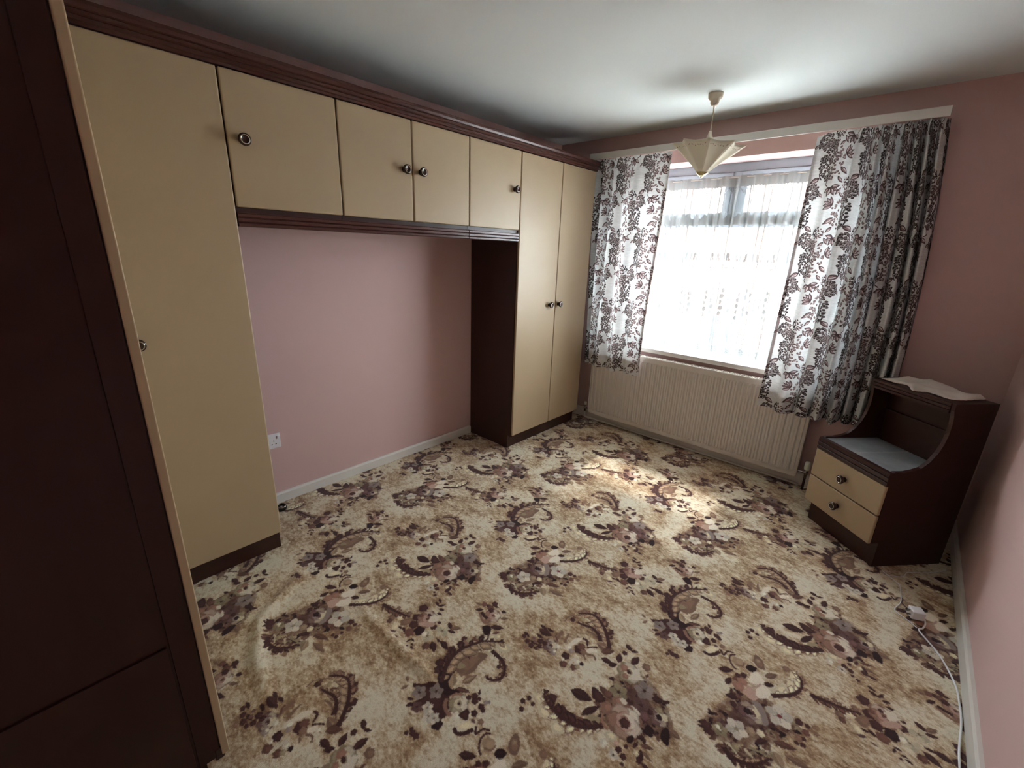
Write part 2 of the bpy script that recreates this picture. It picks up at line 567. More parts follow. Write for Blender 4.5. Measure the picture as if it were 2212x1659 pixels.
def paint_net(width, z0, z1):
    """lace density of the net curtain over width x (z0..z1)"""
    W, H = 1700, 1230
    u = (np.arange(W) + .5) / W * width
    z = z0 + (np.arange(H) + .5) / H * (z1 - z0)
    U, Z = np.meshgrid(u, z)
    rng = np.random.default_rng(5)
    d = np.full((H, W), .42)
    # gathers, where the net lies several layers deep
    s_ = .02
    while s_ < width:
        wd = rng.uniform(.004, .0095)
        cen = s_ + .010 * np.sin(1.7 * (Z - z0) + s_ * 40)
        d = np.maximum(d, .42 + (rng.uniform(.55, .573)) * np.exp(-((U - cen) / wd) ** 4) * np.clip((2.0 - Z) / .05, 0, 1))
        s_ += rng.uniform(.045, .105)
    T = .115
    x = (U / T) % 1.0 - .5
    cell = np.floor(U / T)
    # header lace with scalloped edge
    edge = 1.945 + .006 * np.abs(np.sin(math.pi * U / .03))
    head = (Z > edge).astype(float)
    lace = .5 + .5 * np.sin(U * 420) * np.sin(Z * 390)
    d = np.maximum(d, head * (.992 + .006 * lace))
    arc = 1.925 - .012 * np.cos(2 * math.pi * U / .06)
    d = np.maximum(d, np.exp(-((Z - arc) / .0042) ** 4) * .996)
    # lace band level with the transom
    top = 1.765 + .012 * np.cos(2 * math.pi * U / .057) + .012 * np.sin(2 * math.pi * U / .115)
    band = ((Z < top) & (Z > 1.70)).astype(float)
    d = np.maximum(d, band * (.990 + .006 * np.sin(U * 183 + 2 * np.sin(Z * 90)) * np.sin(Z * 170 + 2 * np.sin(U * 71))))
    def blob(cx, cz, rx, rz, val):
        nonlocal d
        q = ((x - cx) * T / rx) ** 2 + ((Z - cz) / rz) ** 2
        d = np.maximum(d, np.where(q < 1, .993 + .004 * np.sin(U * 500) * np.sin(Z * 450), 0))
    def ring(cx, cz, rx, rz, val, up=None):
        nonlocal d
        q = np.sqrt(((x - cx) * T / rx) ** 2 + ((Z - cz) / rz) ** 2)
        m = np.exp(-((q - 1) / .2) ** 4) * .995
        if up is not None:
            m = m * ((Z - cz) * up > 0)
        d = np.maximum(d, m)
    # row of flower motifs
    for cx in (-.22, .22):
        blob(cx, 1.49, .014, .020, .62); blob(cx - .09, 1.462, .011, .013, .6); blob(cx + .1, 1.462, .011, .013, .6)
        ring(cx, 1.45, .02, .045, .7, -1)
    # large motifs
    for cx, o in ((-.25, 0.0), (.25, .02)):
        for k in range(5):
            blob(cx + .05 * math.sin(k * 2.1), 1.06 + o + .042 * k, .013 + .005 * (k % 2), .018, .6)
        ring(cx, 1.27 + o, .016, .02, .6, 1)
        ring(cx, 1.03 + o, .018, .022, .65, -1)
    # rippled bottom border
    per = .0165
    swag = Z + .014 * (1 - (2 * ((U / (T * .5)) % 1.0) - 1) ** 2)
    rip = np.exp(-((((swag / per) % 1.0) - .5) / .2) ** 2)
    zone = np.clip((1.03 - Z) / .03, 0, 1)
    d = np.maximum(d, zone * (.62 + .377 * rip))
    d = np.maximum(d, np.where(Z < z0 + .010, .9, 0))
    return np.clip(d, 0, .9985)
# carpet motif outlines in floor millimetres: kind, colour, then points
CARPET = [['C','h',[885,463],73,73],['C','h',[1198,793],81,81],['C','h',[1287,380],71,71],['C','h',[923,450],61,61],['C','h',[1312,875],69,69],['C','h',[1009,1123],75,75],['C','h',[1490,1008],68,68],['C','h',[743,741],64,64],['C','h',[766,345],67,67],['C','h',[702,1368],95,95],['C','h',[299,897],91,91],['C','h',[1111,1028],58,58],['C','h',[1309,421],63,63],['C','h',[1203,784],70,70],['C','h',[1250,649],55,55],['C','h',[1388,914],58,58],['C','h',[1652,785],55,55],['P','n',[1075,184],[1077,223],[1095,248],[1118,283],[1150,295],[1151,251],[1160,216],[1144,177],[1110,168]],['S','d',24,6,[1118,106],[1093,125],[1070,162],[1058,198],[1057,240],[1071,284],[1090,324],[1121,354],[1155,383]],['C','d',[1044,150],17,17],['C','d',[1062,128],17,17],['C','d',[1046,193],15,15],['C','d',[1032,216],16,16],['C','d',[1037,257],14,14],['C','d',[1031,282],12,12],['C','n',[1048,276],15,15],['C','o',[1048,290],10,10],['C','b',[1062,315],12,12],['C','o',[1065,324],9,9],['C','t',[1072,341],11,11],['C','c',[1104,362],12,12],['C','c',[1117,382],12,12],['P','t',[1071,233],[1080,276],[1100,291],[1124,266],[1108,247],[1084,243]],['P','c',[1088,297],[1105,331],[1132,342],[1149,327],[1155,302],[1129,307],[1111,296]],['P','c',[1138,343],[1150,370],[1174,385],[1199,365],[1182,346],[1162,342]],['S','d',8,4,[1085,285],[1101,293],[1119,290]],['S','d',10,4,[1066,226],[1093,239],[1112,238]],['P','o',[1082,178],[1087,195],[1108,209],[1125,204],[1113,183]],['P','c',[1074,154],[1079,175],[1093,182],[1096,167],[1088,155]],['S','n',8,8,[1101,221],[1124,224],[1138,201],[1140,168]],['P','k',[1089,101],[1074,124],[1082,153],[1107,160],[1111,169],[1120,136],[1130,118],[1157,116],[1167,137],[1189,150],[1208,149],[1185,129],[1168,97],[1153,82],[1116,90]],['L','t',[1150,121],[1111,157],13],['L','n',[1163,153],[1179,214],13],['L','t',[1164,159],[1177,206],6],['L','b',[1162,126],[1209,150],7],['S','d',4,16,[1146,320],[1183,320],[1211,315],[1234,300]],['S','n',16,8,[1230,303],[1249,273],[1241,245],[1219,230],[1202,234]],['C','d',[1212,291],9,9],['P','d',[1039,35],[1065,55],[1088,83],[1116,90],[1151,83],[1172,90],[1210,48],[1203,21],[1160,19],[1122,-20],[1096,-10],[1105,33],[1053,27]],['F','g',[1082,29],25,5,'d'],['F','g',[1122,71],25,5,'d'],['F','m',[1118,-6],19,5,'d'],['F','w',[1145,17],19,5,'n'],['F','w',[1170,2],21,5,'n'],['S','q',14,12,[1166,81],[1182,61],[1204,52],[1222,54]],['S','d',8,8,[1177,84],[1194,72],[1212,60]],['R','wt',[1210,98],35],['C','w',[1236,65],14,14],['S','q',12,8,[1173,97],[1177,113],[1194,128]],['L','d',[1068,-13],[1090,3],6],['L','d',[1089,-31],[1098,-5],7],['L','n',[1024,-10],[1034,19],6],['L','n',[1000,34],[1023,23],6],['C','d',[1219,136],9,9],['C','d',[1230,154],11,11],['C','d',[1248,158],7,7],['C','d',[1242,142],12,12],['C','d',[1273,144],11,11],['C','d',[1286,139],8,8],['C','g',[1273,164],7,7],['C','g',[1281,172],6,6],['C','d',[1272,113],11,11],['L','d',[1239,166],[1226,183],5],['L','d',[1247,108],[1262,86],7],['P','d',[1718,939],[1726,972],[1753,947],[1733,937]],['S','d',10,14,[1740,899],[1760,897],[1777,914],[1788,940]],['S','d',8,6,[1787,954],[1804,937],[1810,964],[1829,976]],['L','m',[1760,960],[1778,958],6],['C','n',[1788,974],10,10],['P','c',[1740,918],[1761,951],[1784,951],[1771,920],[1753,908]],['C','d',[1657,800],10,10],['C','d',[1672,802],11,11],['C','d',[1645,804],7,7],['C','d',[1643,786],7,7],['C','k',[1691,870],18,18],['F','w',[1670,875],19,5,'n'],['L','d',[1658,1339],[1691,1335],7],['L','d',[1685,1413],[1722,1412],7],['L','d',[1716,1419],[1746,1422],7],['L','d',[1703,1325],[1737,1331],7],['L','d',[1701,1368],[1735,1366],7],['L','n',[1727,1349],[1753,1374],11],['P','h',[1222,573],[1246,657],[1310,720],[1396,714],[1428,661],[1391,598],[1296,532]],['S','b',14,4,[1470,649],[1438,687],[1407,716],[1371,738],[1346,746],[1318,740],[1283,707]],['C','d',[1430,719],15,15],['C','d',[1442,697],12,12],['C','b',[1391,742],16,16],['C','d',[1398,737],11,11],['C','d',[1379,758],8,8],['C','b',[1337,753],14,14],['C','d',[1337,760],8,8],['C','n',[1297,733],15,15],['C','n',[1284,717],10,10],['S','b',16,8,[1425,653],[1397,678],[1365,684],[1331,672],[1302,664]],['C','d',[1284,664],11,11],['C','b',[1282,677],7,7],['S','n',8,8,[1412,656],[1387,664],[1357,656]],['S','n',4,4,[1265,634],[1263,661],[1278,686],[1305,712]],['S','b',8,6,[1394,701],[1358,719],[1333,685]],['P','c',[1317,706],[1325,726],[1342,722],[1343,704],[1327,701]],['P','c',[1355,701],[1366,724],[1389,719],[1393,706],[1375,697]],['P','t',[1345,673],[1361,680],[1388,672],[1372,668]],['P','c',[1395,693],[1408,701],[1426,687],[1415,679]],['C','o',[1313,693],9,9],['S','n',12,12,[1301,526],[1291,555],[1289,587]],['S','n',12,6,[1327,546],[1318,575],[1314,595]],['S','b',6,6,[1299,536],[1283,547],[1279,560]],['L','d',[1214,527],[1272,536],16],['C','d',[1192,458],9,9],['C','d',[1215,450],10,10],['C','m',[1225,479],7,7],['C','m',[1240,467],7,7],['C','d',[1239,444],11,11],['C','d',[1260,447],8,8],['C','d',[1253,485],12,12],['C','d',[1265,465],10,10],['C','q',[1231,424],7,7],['R','gy',[1293,497],31],['C','w',[1316,514],11,11],['C','g',[1322,479],11,11],['C','w',[1321,488],7,7],['C','d',[1272,490],10,10],['C','w',[1351,541],14,14],['P','w',[1341,549],[1344,593],[1367,613],[1366,590],[1357,560]],['C','g',[1367,535],10,10],['C','d',[1387,563],21,21],['C','b',[1384,578],15,15],['C','n',[1404,564],13,13],['P','w',[1406,578],[1414,597],[1426,603],[1432,591],[1420,571]],['C','w',[1436,600],7,7],['S','d',10,6,[1367,615],[1386,617],[1400,596]],['S','d',6,6,[1403,590],[1416,607],[1433,619]],['S','n',10,6,[1408,555],[1430,541]],['S','n',8,6,[1420,565],[1441,577],[1457,566]],['P','c',[1400,596],[1410,622],[1424,625],[1413,606]],['C','d',[1364,502],16,16],['C','b',[1377,468],15,15],['P','w',[1385,483],[1392,522],[1400,515],[1397,485]],['C','w',[1410,512],12,12],['C','w',[1365,483],7,7],['C','b',[1413,483],13,13],['C','o',[1422,495],9,9],['C','k',[1428,516],8,8],['L','n',[1418,638],[1486,636],16],['L','t',[1438,639],[1471,640],4],['L','d',[1468,590],[1512,599],12],['C','b',[961,460],12,12],['C','d',[978,466],9,9],['C','d',[992,493],13,13],['L','d',[996,483],[1020,491],5],['L','n',[925,440],[955,451],5],['L','d',[955,412],[979,439],8],['L','d',[1039,484],[1060,495],8],['L','n',[1064,454],[1087,477],7],['S','q',12,8,[979,415],[1017,394],[1039,396],[1056,404]],['C','q',[1031,408],13,13],['R','pk',[1030,441],34],['S','d',12,12,[982,422],[1005,416],[1024,415]],['C','b',[994,464],14,14],['C','d',[1005,458],12,12],['P','k',[1038,372],[1050,393],[1070,392],[1085,370],[1085,359],[1069,352]],['L','d',[1062,395],[1108,429],12],['L','b',[1091,376],[1110,406],6],['S','d',6,6,[1081,367],[1094,350],[1098,337]],['P','d',[881,641],[886,694],[917,805],[922,848],[971,854],[1012,886],[1041,889],[1105,863],[1136,855],[1101,801],[1069,732],[1034,697],[958,637],[919,628]],['S','d',6,6,[884,1002],[871,990],[872,966],[892,942],[906,938]],['C','t',[900,975],21,21],['S','n',6,6,[897,957],[917,967],[919,989]],['L','d',[855,891],[899,926],13],['L','d',[896,849],[901,890],10],['L','k',[931,967],[960,997],15],['P','n',[942,1021],[938,1057],[965,1050],[984,1016],[972,1003],[956,1006]],['C','t',[954,1034],9,9],['L','n',[993,978],[1024,1023],12],['L','d',[995,944],[1026,966],10],['L','d',[910,810],[947,821],12],['C','d',[939,788],12,12],['P','c',[1020,938],[1042,987],[1063,990],[1067,967],[1041,937]],['P','c',[1057,1002],[1057,1028],[1084,1023],[1090,999],[1078,983]],['S','b',12,10,[1029,916],[1066,953],[1090,988],[1100,1026]],['P','b',[903,884],[912,911],[940,944],[939,911],[928,890]],['C','q',[931,870],19,19],['C','q',[937,900],17,17],['P','p',[948,856],[954,885],[978,896],[997,871],[983,849]],['P','w',[950,921],[951,959],[967,980],[995,957],[991,935],[962,916]],['P','w',[980,907],[997,941],[1025,925],[1018,892],[1003,877],[988,876]],['S','p',6,6,[944,884],[978,909],[989,937]],['C','d',[932,931],10,10],['C','d',[916,915],9,9],['R','gy',[993,797],42],['P','g',[979,844],[1003,856],[1031,830],[1047,798],[1034,781],[1016,815]],['C','k',[981,796],12,12],['F','w',[1067,854],41,5,'r'],['F','w',[972,707],34,5,'o'],['F','o',[934,666],24,5,'w'],['C','w',[924,671],8,8],['C','t',[1008,732],15,15],['C','c',[1035,747],13,13],['L','d',[1029,703],[1058,739],9],['C','d',[893,649],16,16],['C','d',[913,637],12,12],['C','d',[1119,878],13,13],['C','d',[1143,882],8,8],['C','n',[1159,893],7,7],['C','b',[1143,854],12,12],['C','n',[1129,817],12,12],['C','d',[1127,796],7,7],['C','d',[1144,802],8,8],['C','d',[1142,826],7,7],['C','n',[1169,872],7,7],['L','d',[871,631],[898,638],4],['P','d',[954,621],[977,622],[1003,622],[1007,641],[1032,641],[1034,668],[1048,681],[1067,682],[1069,717],[1084,692],[1079,659],[1057,626],[1022,609],[978,601]],['S','c',8,4,[970,641],[1009,621]],['S','c',8,4,[1008,660],[1050,647]],['S','o',12,4,[1017,676],[1070,688]],['C','o',[987,646],12,12],['L','b',[1071,748],[1135,775],12],['L','n',[1106,728],[1181,739],12],['L','t',[1079,716],[1114,679],16],['C','n',[1047,606],10,10],['C','n',[1080,632],10,10],['S','b',10,6,[1075,972],[1094,1000],[1098,1037],[1086,1070],[1059,1080]],['P','c',[1065,995],[1059,1025],[1086,1020],[1091,994],[1077,985]],['P','c',[1060,1044],[1058,1070],[1089,1055],[1092,1031]],['C','n',[1041,1072],13,13],['C','n',[1096,1067],11,11],['S','n',8,10,[1128,1018],[1177,1029],[1225,1043],[1270,1063]],['L','b',[1134,1016],[1161,996],5],['L','b',[1163,1019],[1196,1010],6],['C','n',[1217,1006],15,15],['C','b',[1225,990],11,11],['C','n',[1195,1055],9,9],['C','n',[1252,1070],11,11],['P','h',[1233,1051],[1267,1084],[1299,1067],[1290,1011],[1255,1008]],['P','n',[1255,1024],[1282,1066],[1300,1053],[1281,1010]],['P','c',[1221,1031],[1240,1042],[1257,1029],[1241,1017]],['P','c',[1256,985],[1258,1007],[1283,988],[1272,973]],['C','d',[1271,1127],20,20],['C','d',[1290,1079],18,18],['C','d',[1312,1048],19,19],['C','b',[1331,1013],19,19],['C','k',[1353,1046],22,22],['C','d',[1378,1098],14,14],['L','d',[1372,1124],[1387,1131],6],['L','d',[1274,999],[1300,1005],5],['L','d',[1292,1012],[1318,1000],6],['L','m',[1267,965],[1293,979],6],['L','n',[1301,968],[1322,967],4],['L','d',[1279,1186],[1312,1180],6],['L','d',[1274,1208],[1303,1197],6],['L','d',[1309,1177],[1323,1208],6],['L','d',[1319,1170],[1344,1183],6],['L','d',[1331,1152],[1355,1160],6],['R','pk',[1328,1105],42],['P','w',[1334,1115],[1351,1147],[1366,1126],[1354,1106],[1340,1100]],['P','p',[1319,1067],[1338,1094],[1368,1112],[1376,1097],[1359,1079],[1335,1063]],['C','b',[1296,1097],10,10],['C','d',[1319,1122],8,8],['F','c',[1396,1054],26,5,'n'],['F','c',[1418,1111],28,5,'n'],['C','w',[1380,1051],11,11],['L','d',[1405,1157],[1442,1138],9],['L','n',[1434,1142],[1465,1173],10],['L','d',[1432,1128],[1467,1141],7],['L','d',[1429,1050],[1475,1028],13],['L','d',[1453,1078],[1503,1070],12],['L','d',[1431,1071],[1462,1072],5],['C','b',[1429,1021],15,15],['L','d',[1359,978],[1363,1003],4],['L','d',[1358,1003],[1380,1002],4],['L','d',[1371,971],[1383,973],4],['L','d',[1376,987],[1394,991],4],['L','d',[1387,980],[1407,978],4],['S','n',30,14,[643,412],[622,379],[594,352],[555,337],[505,335],[461,345],[436,372]],['S','b',6,4,[654,404],[619,357],[587,333],[547,321]],['P','d',[456,375],[479,384],[491,359],[503,329],[473,349]],['P','d',[513,330],[510,373],[544,361],[555,337],[576,334],[548,325]],['P','b',[569,346],[551,373],[572,377],[592,382],[622,379],[645,391],[619,357],[593,343]],['S','c',6,4,[550,352],[571,340],[586,343]],['S','c',6,4,[585,387],[613,379]],['S','o',24,20,[597,398],[631,416]],['P','c',[416,334],[432,350],[455,340],[453,320],[437,321]],['P','c',[451,310],[468,322],[496,318],[517,311],[493,294],[475,292]],['P','c',[520,293],[523,316],[559,313],[571,298],[552,283],[535,281]],['L','p',[576,299],[583,313],5],['P','d',[625,426],[597,472],[605,532],[590,584],[600,617],[673,667],[763,626],[822,562],[824,515],[777,491],[749,452],[679,421]],['L','d',[500,436],[581,457],20],['P','d',[572,464],[550,499],[583,501],[613,484],[599,466]],['L','d',[576,389],[608,459],12],['L','b',[567,520],[629,504],12],['P','k',[801,504],[796,537],[812,549],[829,512],[826,495]],['P','k',[752,482],[752,513],[775,512],[782,485]],['L','n',[809,550],[853,544],12],['F','g',[693,615],34,5,'d'],['F','m',[709,559],26,5,'d'],['F','o',[629,547],31,5,'d'],['C','m',[733,533],15,15],['C','b',[606,515],12,12],['R','wt',[619,641],43],['C','q',[597,646],15,15],['C','q',[615,619],11,11],['P','w',[628,613],[631,648],[639,684],[657,656],[677,652],[650,630]],['C','d',[614,645],7,7],['R','gy',[770,562],32],['C','o',[761,586],12,12],['C','d',[742,559],10,10],['C','k',[771,563],9,9],['C','q',[627,469],22,22],['C','q',[645,512],22,22],['P','w',[642,525],[651,539],[671,533],[665,519]],['P','w',[677,527],[691,537],[721,530],[713,513]],['R','pk',[693,470],58],['C','d',[696,465],17,17],['S','q',8,8,[627,440],[641,418],[667,409]],['L','b',[519,691],[497,648],9],['L','d',[572,650],[553,690],12],['L','d',[610,678],[615,727],13],['C','d',[567,704],10,10],['L','d',[551,743],[584,731],10],['L','d',[581,728],[604,746],6],['L','d',[549,613],[569,642],10],['L','b',[500,642],[534,686],12],['C','n',[656,706],16,16],['L','d',[723,607],[761,628],13],['P','c',[663,389],[672,410],[694,412],[702,394],[684,383]],['C','w',[678,366],12,12],['F','w',[718,355],17,5,'k'],['C','w',[681,355],7,7],['C','d',[722,380],10,10],['C','d',[742,372],10,10],['C','d',[750,351],6,6],['C','d',[767,343],7,7],['C','d',[735,404],7,7],['C','p',[707,392],8,8],['L','d',[787,384],[773,431],11],['L','d',[790,394],[822,394],6],['L','b',[765,441],[803,457],7],['L','d',[752,417],[756,444],6],['L','k',[732,416],[736,450],10],['L','d',[746,449],[766,473],7],['L','n',[776,427],[816,420],6],['C','c',[767,410],9,9],['C','d',[406,288],9,9],['C','d',[421,264],9,9],['C','d',[415,310],9,9],['C','d',[437,303],7,7],['A','dt',36,60,9,[1110,104],[1093,125],[1070,162],[1058,198],[1057,240],[1071,284],[1090,324],[1121,354],[1157,382]],['A','nb',16,20,7,[1146,320],[1183,320],[1211,315],[1234,300],[1249,273],[1241,245],[1219,230],[1202,234]],['A','cd',34,40,9,[648,409],[624,378],[594,352],[555,337],[505,335],[461,345],[433,373]],['A','tn',46,28,9,[1469,648],[1438,687],[1407,716],[1371,738],[1346,746],[1318,740],[1283,707]],['A','nn',14,20,6,[1425,653],[1397,678],[1365,684],[1331,672],[1302,664]],['A','cn',34,20,8,[1029,916],[1066,953],[1090,988],[1100,1026],[1092,1064],[1068,1086]],['A','nb',20,26,8,[1128,1018],[1177,1029],[1225,1043],[1271,1060]],['A','td',22,26,8,[961,614],[1000,608],[1034,624],[1059,653],[1081,696]]]
# ------------------------------------------------------------------ materials
PINK = rgb(214, 180, 175)
m_wall = mat('pink_emulsion', PINK, 0.75, 0.03, 3, bump=0.15, bscale=260)
m_ceil = mat('white_ceiling_paint', rgb(224, 230, 230), 0.9, 0.02, 2, bump=0.2, bscale=180)
m_gloss = mat('white_gloss_paint', rgb(226, 222, 214), 0.35, 0.03, 8)
m_cream = mat('cream_laminate', rgb(183, 162, 131), 0.42, 0.035, 5, bump=0.06, bscale=500)
m_creamedge = mat('cream_laminate_edge', rgb(206, 186, 150), 0.45, 0.04, 12)
m_wood = mat('dark_mahogany_laminate', rgb(57, 27, 21), 0.38, 0.15, 14, stretch=(1, 1, .07), bump=0.05, bscale=160)
m_woodh = mat('dark_mahogany_moulding_lit', rgb(80, 44, 38), 0.30, 0.08, 14, stretch=(1, .03, 1), bump=0.02, bscale=160)  # same wood as m_wood; the mouldings' reflected light is put into its colour
m_inner = mat('dark_carcass_inside', rgb(52, 32, 28), 0.6, 0.15, 12)
m_knob = mat('dark_brown_knob', rgb(62, 38, 34), 0.25, 0.1, 30)
m_ring = mat('silver_ring', rgb(205, 200, 190), 0.18, 0.03, 30, metal=1.0)
m_pvc = mat('grey_window_frame', rgb(132, 138, 146), 0.35, 0.02, 5)
m_rad = mat('white_radiator_enamel', rgb(222, 216, 206), 0.35, 0.02, 5)
m_chrome = mat('dull_chrome', rgb(190, 188, 182), 0.25, 0.05, 30, metal=1.0)
m_valve = mat('white_valve_plastic', rgb(222, 226, 208), 0.4, 0.03, 20)
m_blackp = mat('black_plastic', rgb(26, 24, 24), 0.3, 0.1, 20)
m_whitep = mat('white_plastic', rgb(236, 234, 236), 0.35, 0.02, 20)
m_hole = mat('socket_slot', rgb(30, 26, 26), 0.6, 0.05, 20)
m_tile = mat('grey_marbled_tile', rgb(146, 152, 156), 0.32, 0.42, 16, bump=0.08, bscale=60)
m_brass = mat('polished_brass', rgb(206, 196, 158), 0.22, 0.05, 20, metal=1.0)
m_lampcream = mat('cream_lamp_plastic', rgb(216, 204, 184), 0.4, 0.03, 20)
m_glass = Mat('window_glass')
g_ = m_glass
tr = g_.n('ShaderNodeBsdfTransparent')
gl = g_.n('ShaderNodeBsdfGlossy')
gl.inputs['Roughness'].default_value = 0.02
ms = g_.n('ShaderNodeMixShader')
ms.inputs[0].default_value = 0.06
g_.l(tr.outputs[0], ms.inputs[1]); g_.l(gl.outputs[0], ms.inputs[2]); g_.l(ms.outputs[0], g_.out.inputs[0])
m_glass = m_glass.m

def cloth(name, colour_socket_maker, trans, rough=0.9, bump=None):
    c = Mat(name)
    col = colour_socket_maker(c)
    df, tl = c.n('ShaderNodeBsdfDiffuse'), c.n('ShaderNodeBsdfTranslucent')
    c.l(col, df.inputs[0]); c.l(col, tl.inputs[0])
    x = c.n('ShaderNodeMixShader')
    x.inputs[0].default_value = trans
    c.l(df.outputs[0], x.inputs[1]); c.l(tl.outputs[0], x.inputs[2])
    c.l(x.outputs[0], c.out.inputs[0])
    if bump:
        b = c.n('ShaderNodeBump')
        b.inputs['Strength'].default_value = bump
        b.inputs['Distance'].default_value = 0.001
        tc = c.n('ShaderNodeTexCoord')
        mp = c.n('ShaderNodeMapping')
        mp.inputs['Scale'].default_value = (40, 40, 420)
        nz = c.n('ShaderNodeTexNoise')
        nz.inputs['Scale'].default_value = 1.0
        c.l(tc.outputs['Object'], mp.inputs[0]); c.l(mp.outputs[0], nz.inputs['Vector']); c.l(nz.outputs['Fac'], b.inputs['Height'])
        c.l(b.outputs[0], df.inputs['Normal']); c.l(b.outputs[0], tl.inputs['Normal'])
    return c.m

def img_socket(im, interp='Linear'):
    def f(c):
        uvn = c.n('ShaderNodeUVMap', uv_map='UVMap')
        t = c.n('ShaderNodeTexImage', interpolation=interp)
        t.image = im
        c.l(uvn.outputs[0], t.inputs[0])
        return t.outputs[0]
    return f

def plain_socket(col, var=0.05, scale=40):
    def f(c):
        nz = c.n('ShaderNodeTexNoise')
        nz.inputs['Scale'].default_value = scale
        mx = c.n('ShaderNodeMix', data_type='RGBA')
        mx.inputs[6].default_value = tuple(k * (1 - var) for k in col[:3]) + (1,)
        mx.inputs[7].default_value = tuple(min(1, k * (1 + var)) for k in col[:3]) + (1,)
        c.l(nz.outputs['Fac'], mx.inputs[0])
        return mx.outputs[2]
    return f

m_curtain = cloth('grape_print_curtain', img_socket(image('curtain_print', paint_curtain())), 0.17, bump=0.25)
m_hem = cloth('curtain_hem', plain_socket(rgb(170, 150, 152)), 0.25)
m_shade = cloth('cream_lamp_fabric', plain_socket(rgb(238, 231, 214), 0.04, 60), 0.30)
m_motif = mat('brown_printed_leaf', rgb(150, 112, 92), 0.8, 0.1, 50)
m_lace = cloth('white_doily_lace', plain_socket(rgb(226, 216, 206), 0.10, 240), 0.15, bump=0.4)

NETX0, NETX1, NETZ0, NETZ1 = 0.08, 1.69, 0.785, 2.02
nm = Mat('net_curtain_lace')
uvn = nm.n('ShaderNodeUVMap', uv_map='UVMap')
ti = nm.n('ShaderNodeTexImage')
net_arr = paint_net(2.5, NETZ0, NETZ1)
net_im = image('net_density', np.repeat(net_arr[..., None], 3, 2))
net_im.colorspace_settings.name = 'Non-Color'
ti.image = net_im
nm.l(uvn.outputs[0], ti.inputs[0])
df, tl, tp = nm.n('ShaderNodeBsdfDiffuse'), nm.n('ShaderNodeBsdfTranslucent'), nm.n('ShaderNodeBsdfTransparent')
for q in (df, tl):
    q.inputs[0].default_value = rgb(158, 160, 160)
a1, a2 = nm.n('ShaderNodeMixShader'), nm.n('ShaderNodeMixShader')
a1.inputs[0].default_value = 0.035
nm.l(df.outputs[0], a1.inputs[1]); nm.l(tl.outputs[0], a1.inputs[2])
# cloth seen edge-on in a fold is optically thicker
geo = nm.n('ShaderNodeNewGeometry')
dt = nm.n('ShaderNodeVectorMath', operation='DOT_PRODUCT')
nm.l(geo.outputs['Normal'], dt.inputs[0]); nm.l(geo.outputs['Incoming'], dt.inputs[1])
def mth(op, a, b=None):
    q = nm.n('ShaderNodeMath', operation=op)
    for k, v in enumerate((a, b)):
        if v is None:
            continue
        if isinstance(v, (int, float)):
            q.inputs[k].default_value = v
        else:
            nm.l(v, q.inputs[k])
    return q.outputs[0]
dens = mth('SUBTRACT', 1.0, mth('POWER', mth('SUBTRACT', 1.0, ti.outputs[0]), mth('DIVIDE', 1.0, mth('MAXIMUM', mth('ABSOLUTE', dt.outputs['Value']), 0.09))))
nm.l(dens, a2.inputs[0]); nm.l(tp.outputs[0], a2.inputs[1]); nm.l(a1.outputs[0], a2.inputs[2])
nm.l(a2.outputs[0], nm.out.inputs[0])
m_net = nm.m

# carpet: printed pile
cp = Mat('floral_carpet')
uvn = cp.n('ShaderNodeUVMap', uv_map='UVMap')
ti = cp.n('ShaderNodeTexImage')
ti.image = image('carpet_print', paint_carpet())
cp.l(uvn.outputs[0], ti.inputs[0])
cp.l(ti.outputs[0], cp.b.inputs['Base Color'])
cp.b.inputs['Roughness'].default_value = 0.95
cp.b.inputs['Specular IOR Level'].default_value = 0.15
cp.b.inputs['Sheen Weight'].default_value = 0.25
cp.b.inputs['Sheen Roughness'].default_value = 0.4
tc = cp.n('ShaderNodeTexCoord')
n1 = cp.n('ShaderNodeTexNoise'); n1.inputs['Scale'].default_value = 420; n1.inputs['Detail'].default_value = 4
bp = cp.n('ShaderNodeBump'); bp.inputs['Strength'].default_value = 0.5; bp.inputs['Distance'].default_value = 0.003
cp.l(tc.outputs['Object'], n1.inputs['Vector']); cp.l(n1.outputs['Fac'], bp.inputs['Height']); cp.l(bp.outputs[0], cp.b.inputs['Normal'])
m_carpet = cp.m

# ------------------------------------------------------------------ room shell
XL, XR, YB, D, H = -0.476, 2.502, -1.20, 2.72, 2.35
WX0, WX1, WZ0, WZ1 = 0.07, 1.70, 0.72, 2.115      # window opening
WT = 0.30                                          # wall thickness
struct(box('wall_left', (XL - 0.12, YB - .1, -.1), (XL, D + WT, H + .1), m_wall))
struct(box('wall_right', (XR, YB - .1, -.1), (XR + 0.12, D + WT, H + .1), m_wall))
struct(box('wall_back', (XL, YB - .12, -.1), (XR, YB, H + .1), m_wall))
bm = bmesh.new()
for lo, hi in (((XL, D, -.1), (WX0, D + WT, H + .1)), ((WX1, D, -.1), (XR, D + WT, H + .1)),
               ((WX0, D, -.1), (WX1, D + WT, WZ0)), ((WX0, D, WZ1), (WX1, D + WT, H + .1))):
    add_box(bm, lo, hi)
struct(bm_obj('wall_window', bm, m_wall))
struct(box('ceiling', (XL, YB, H), (XR, D, H + .1), m_ceil))

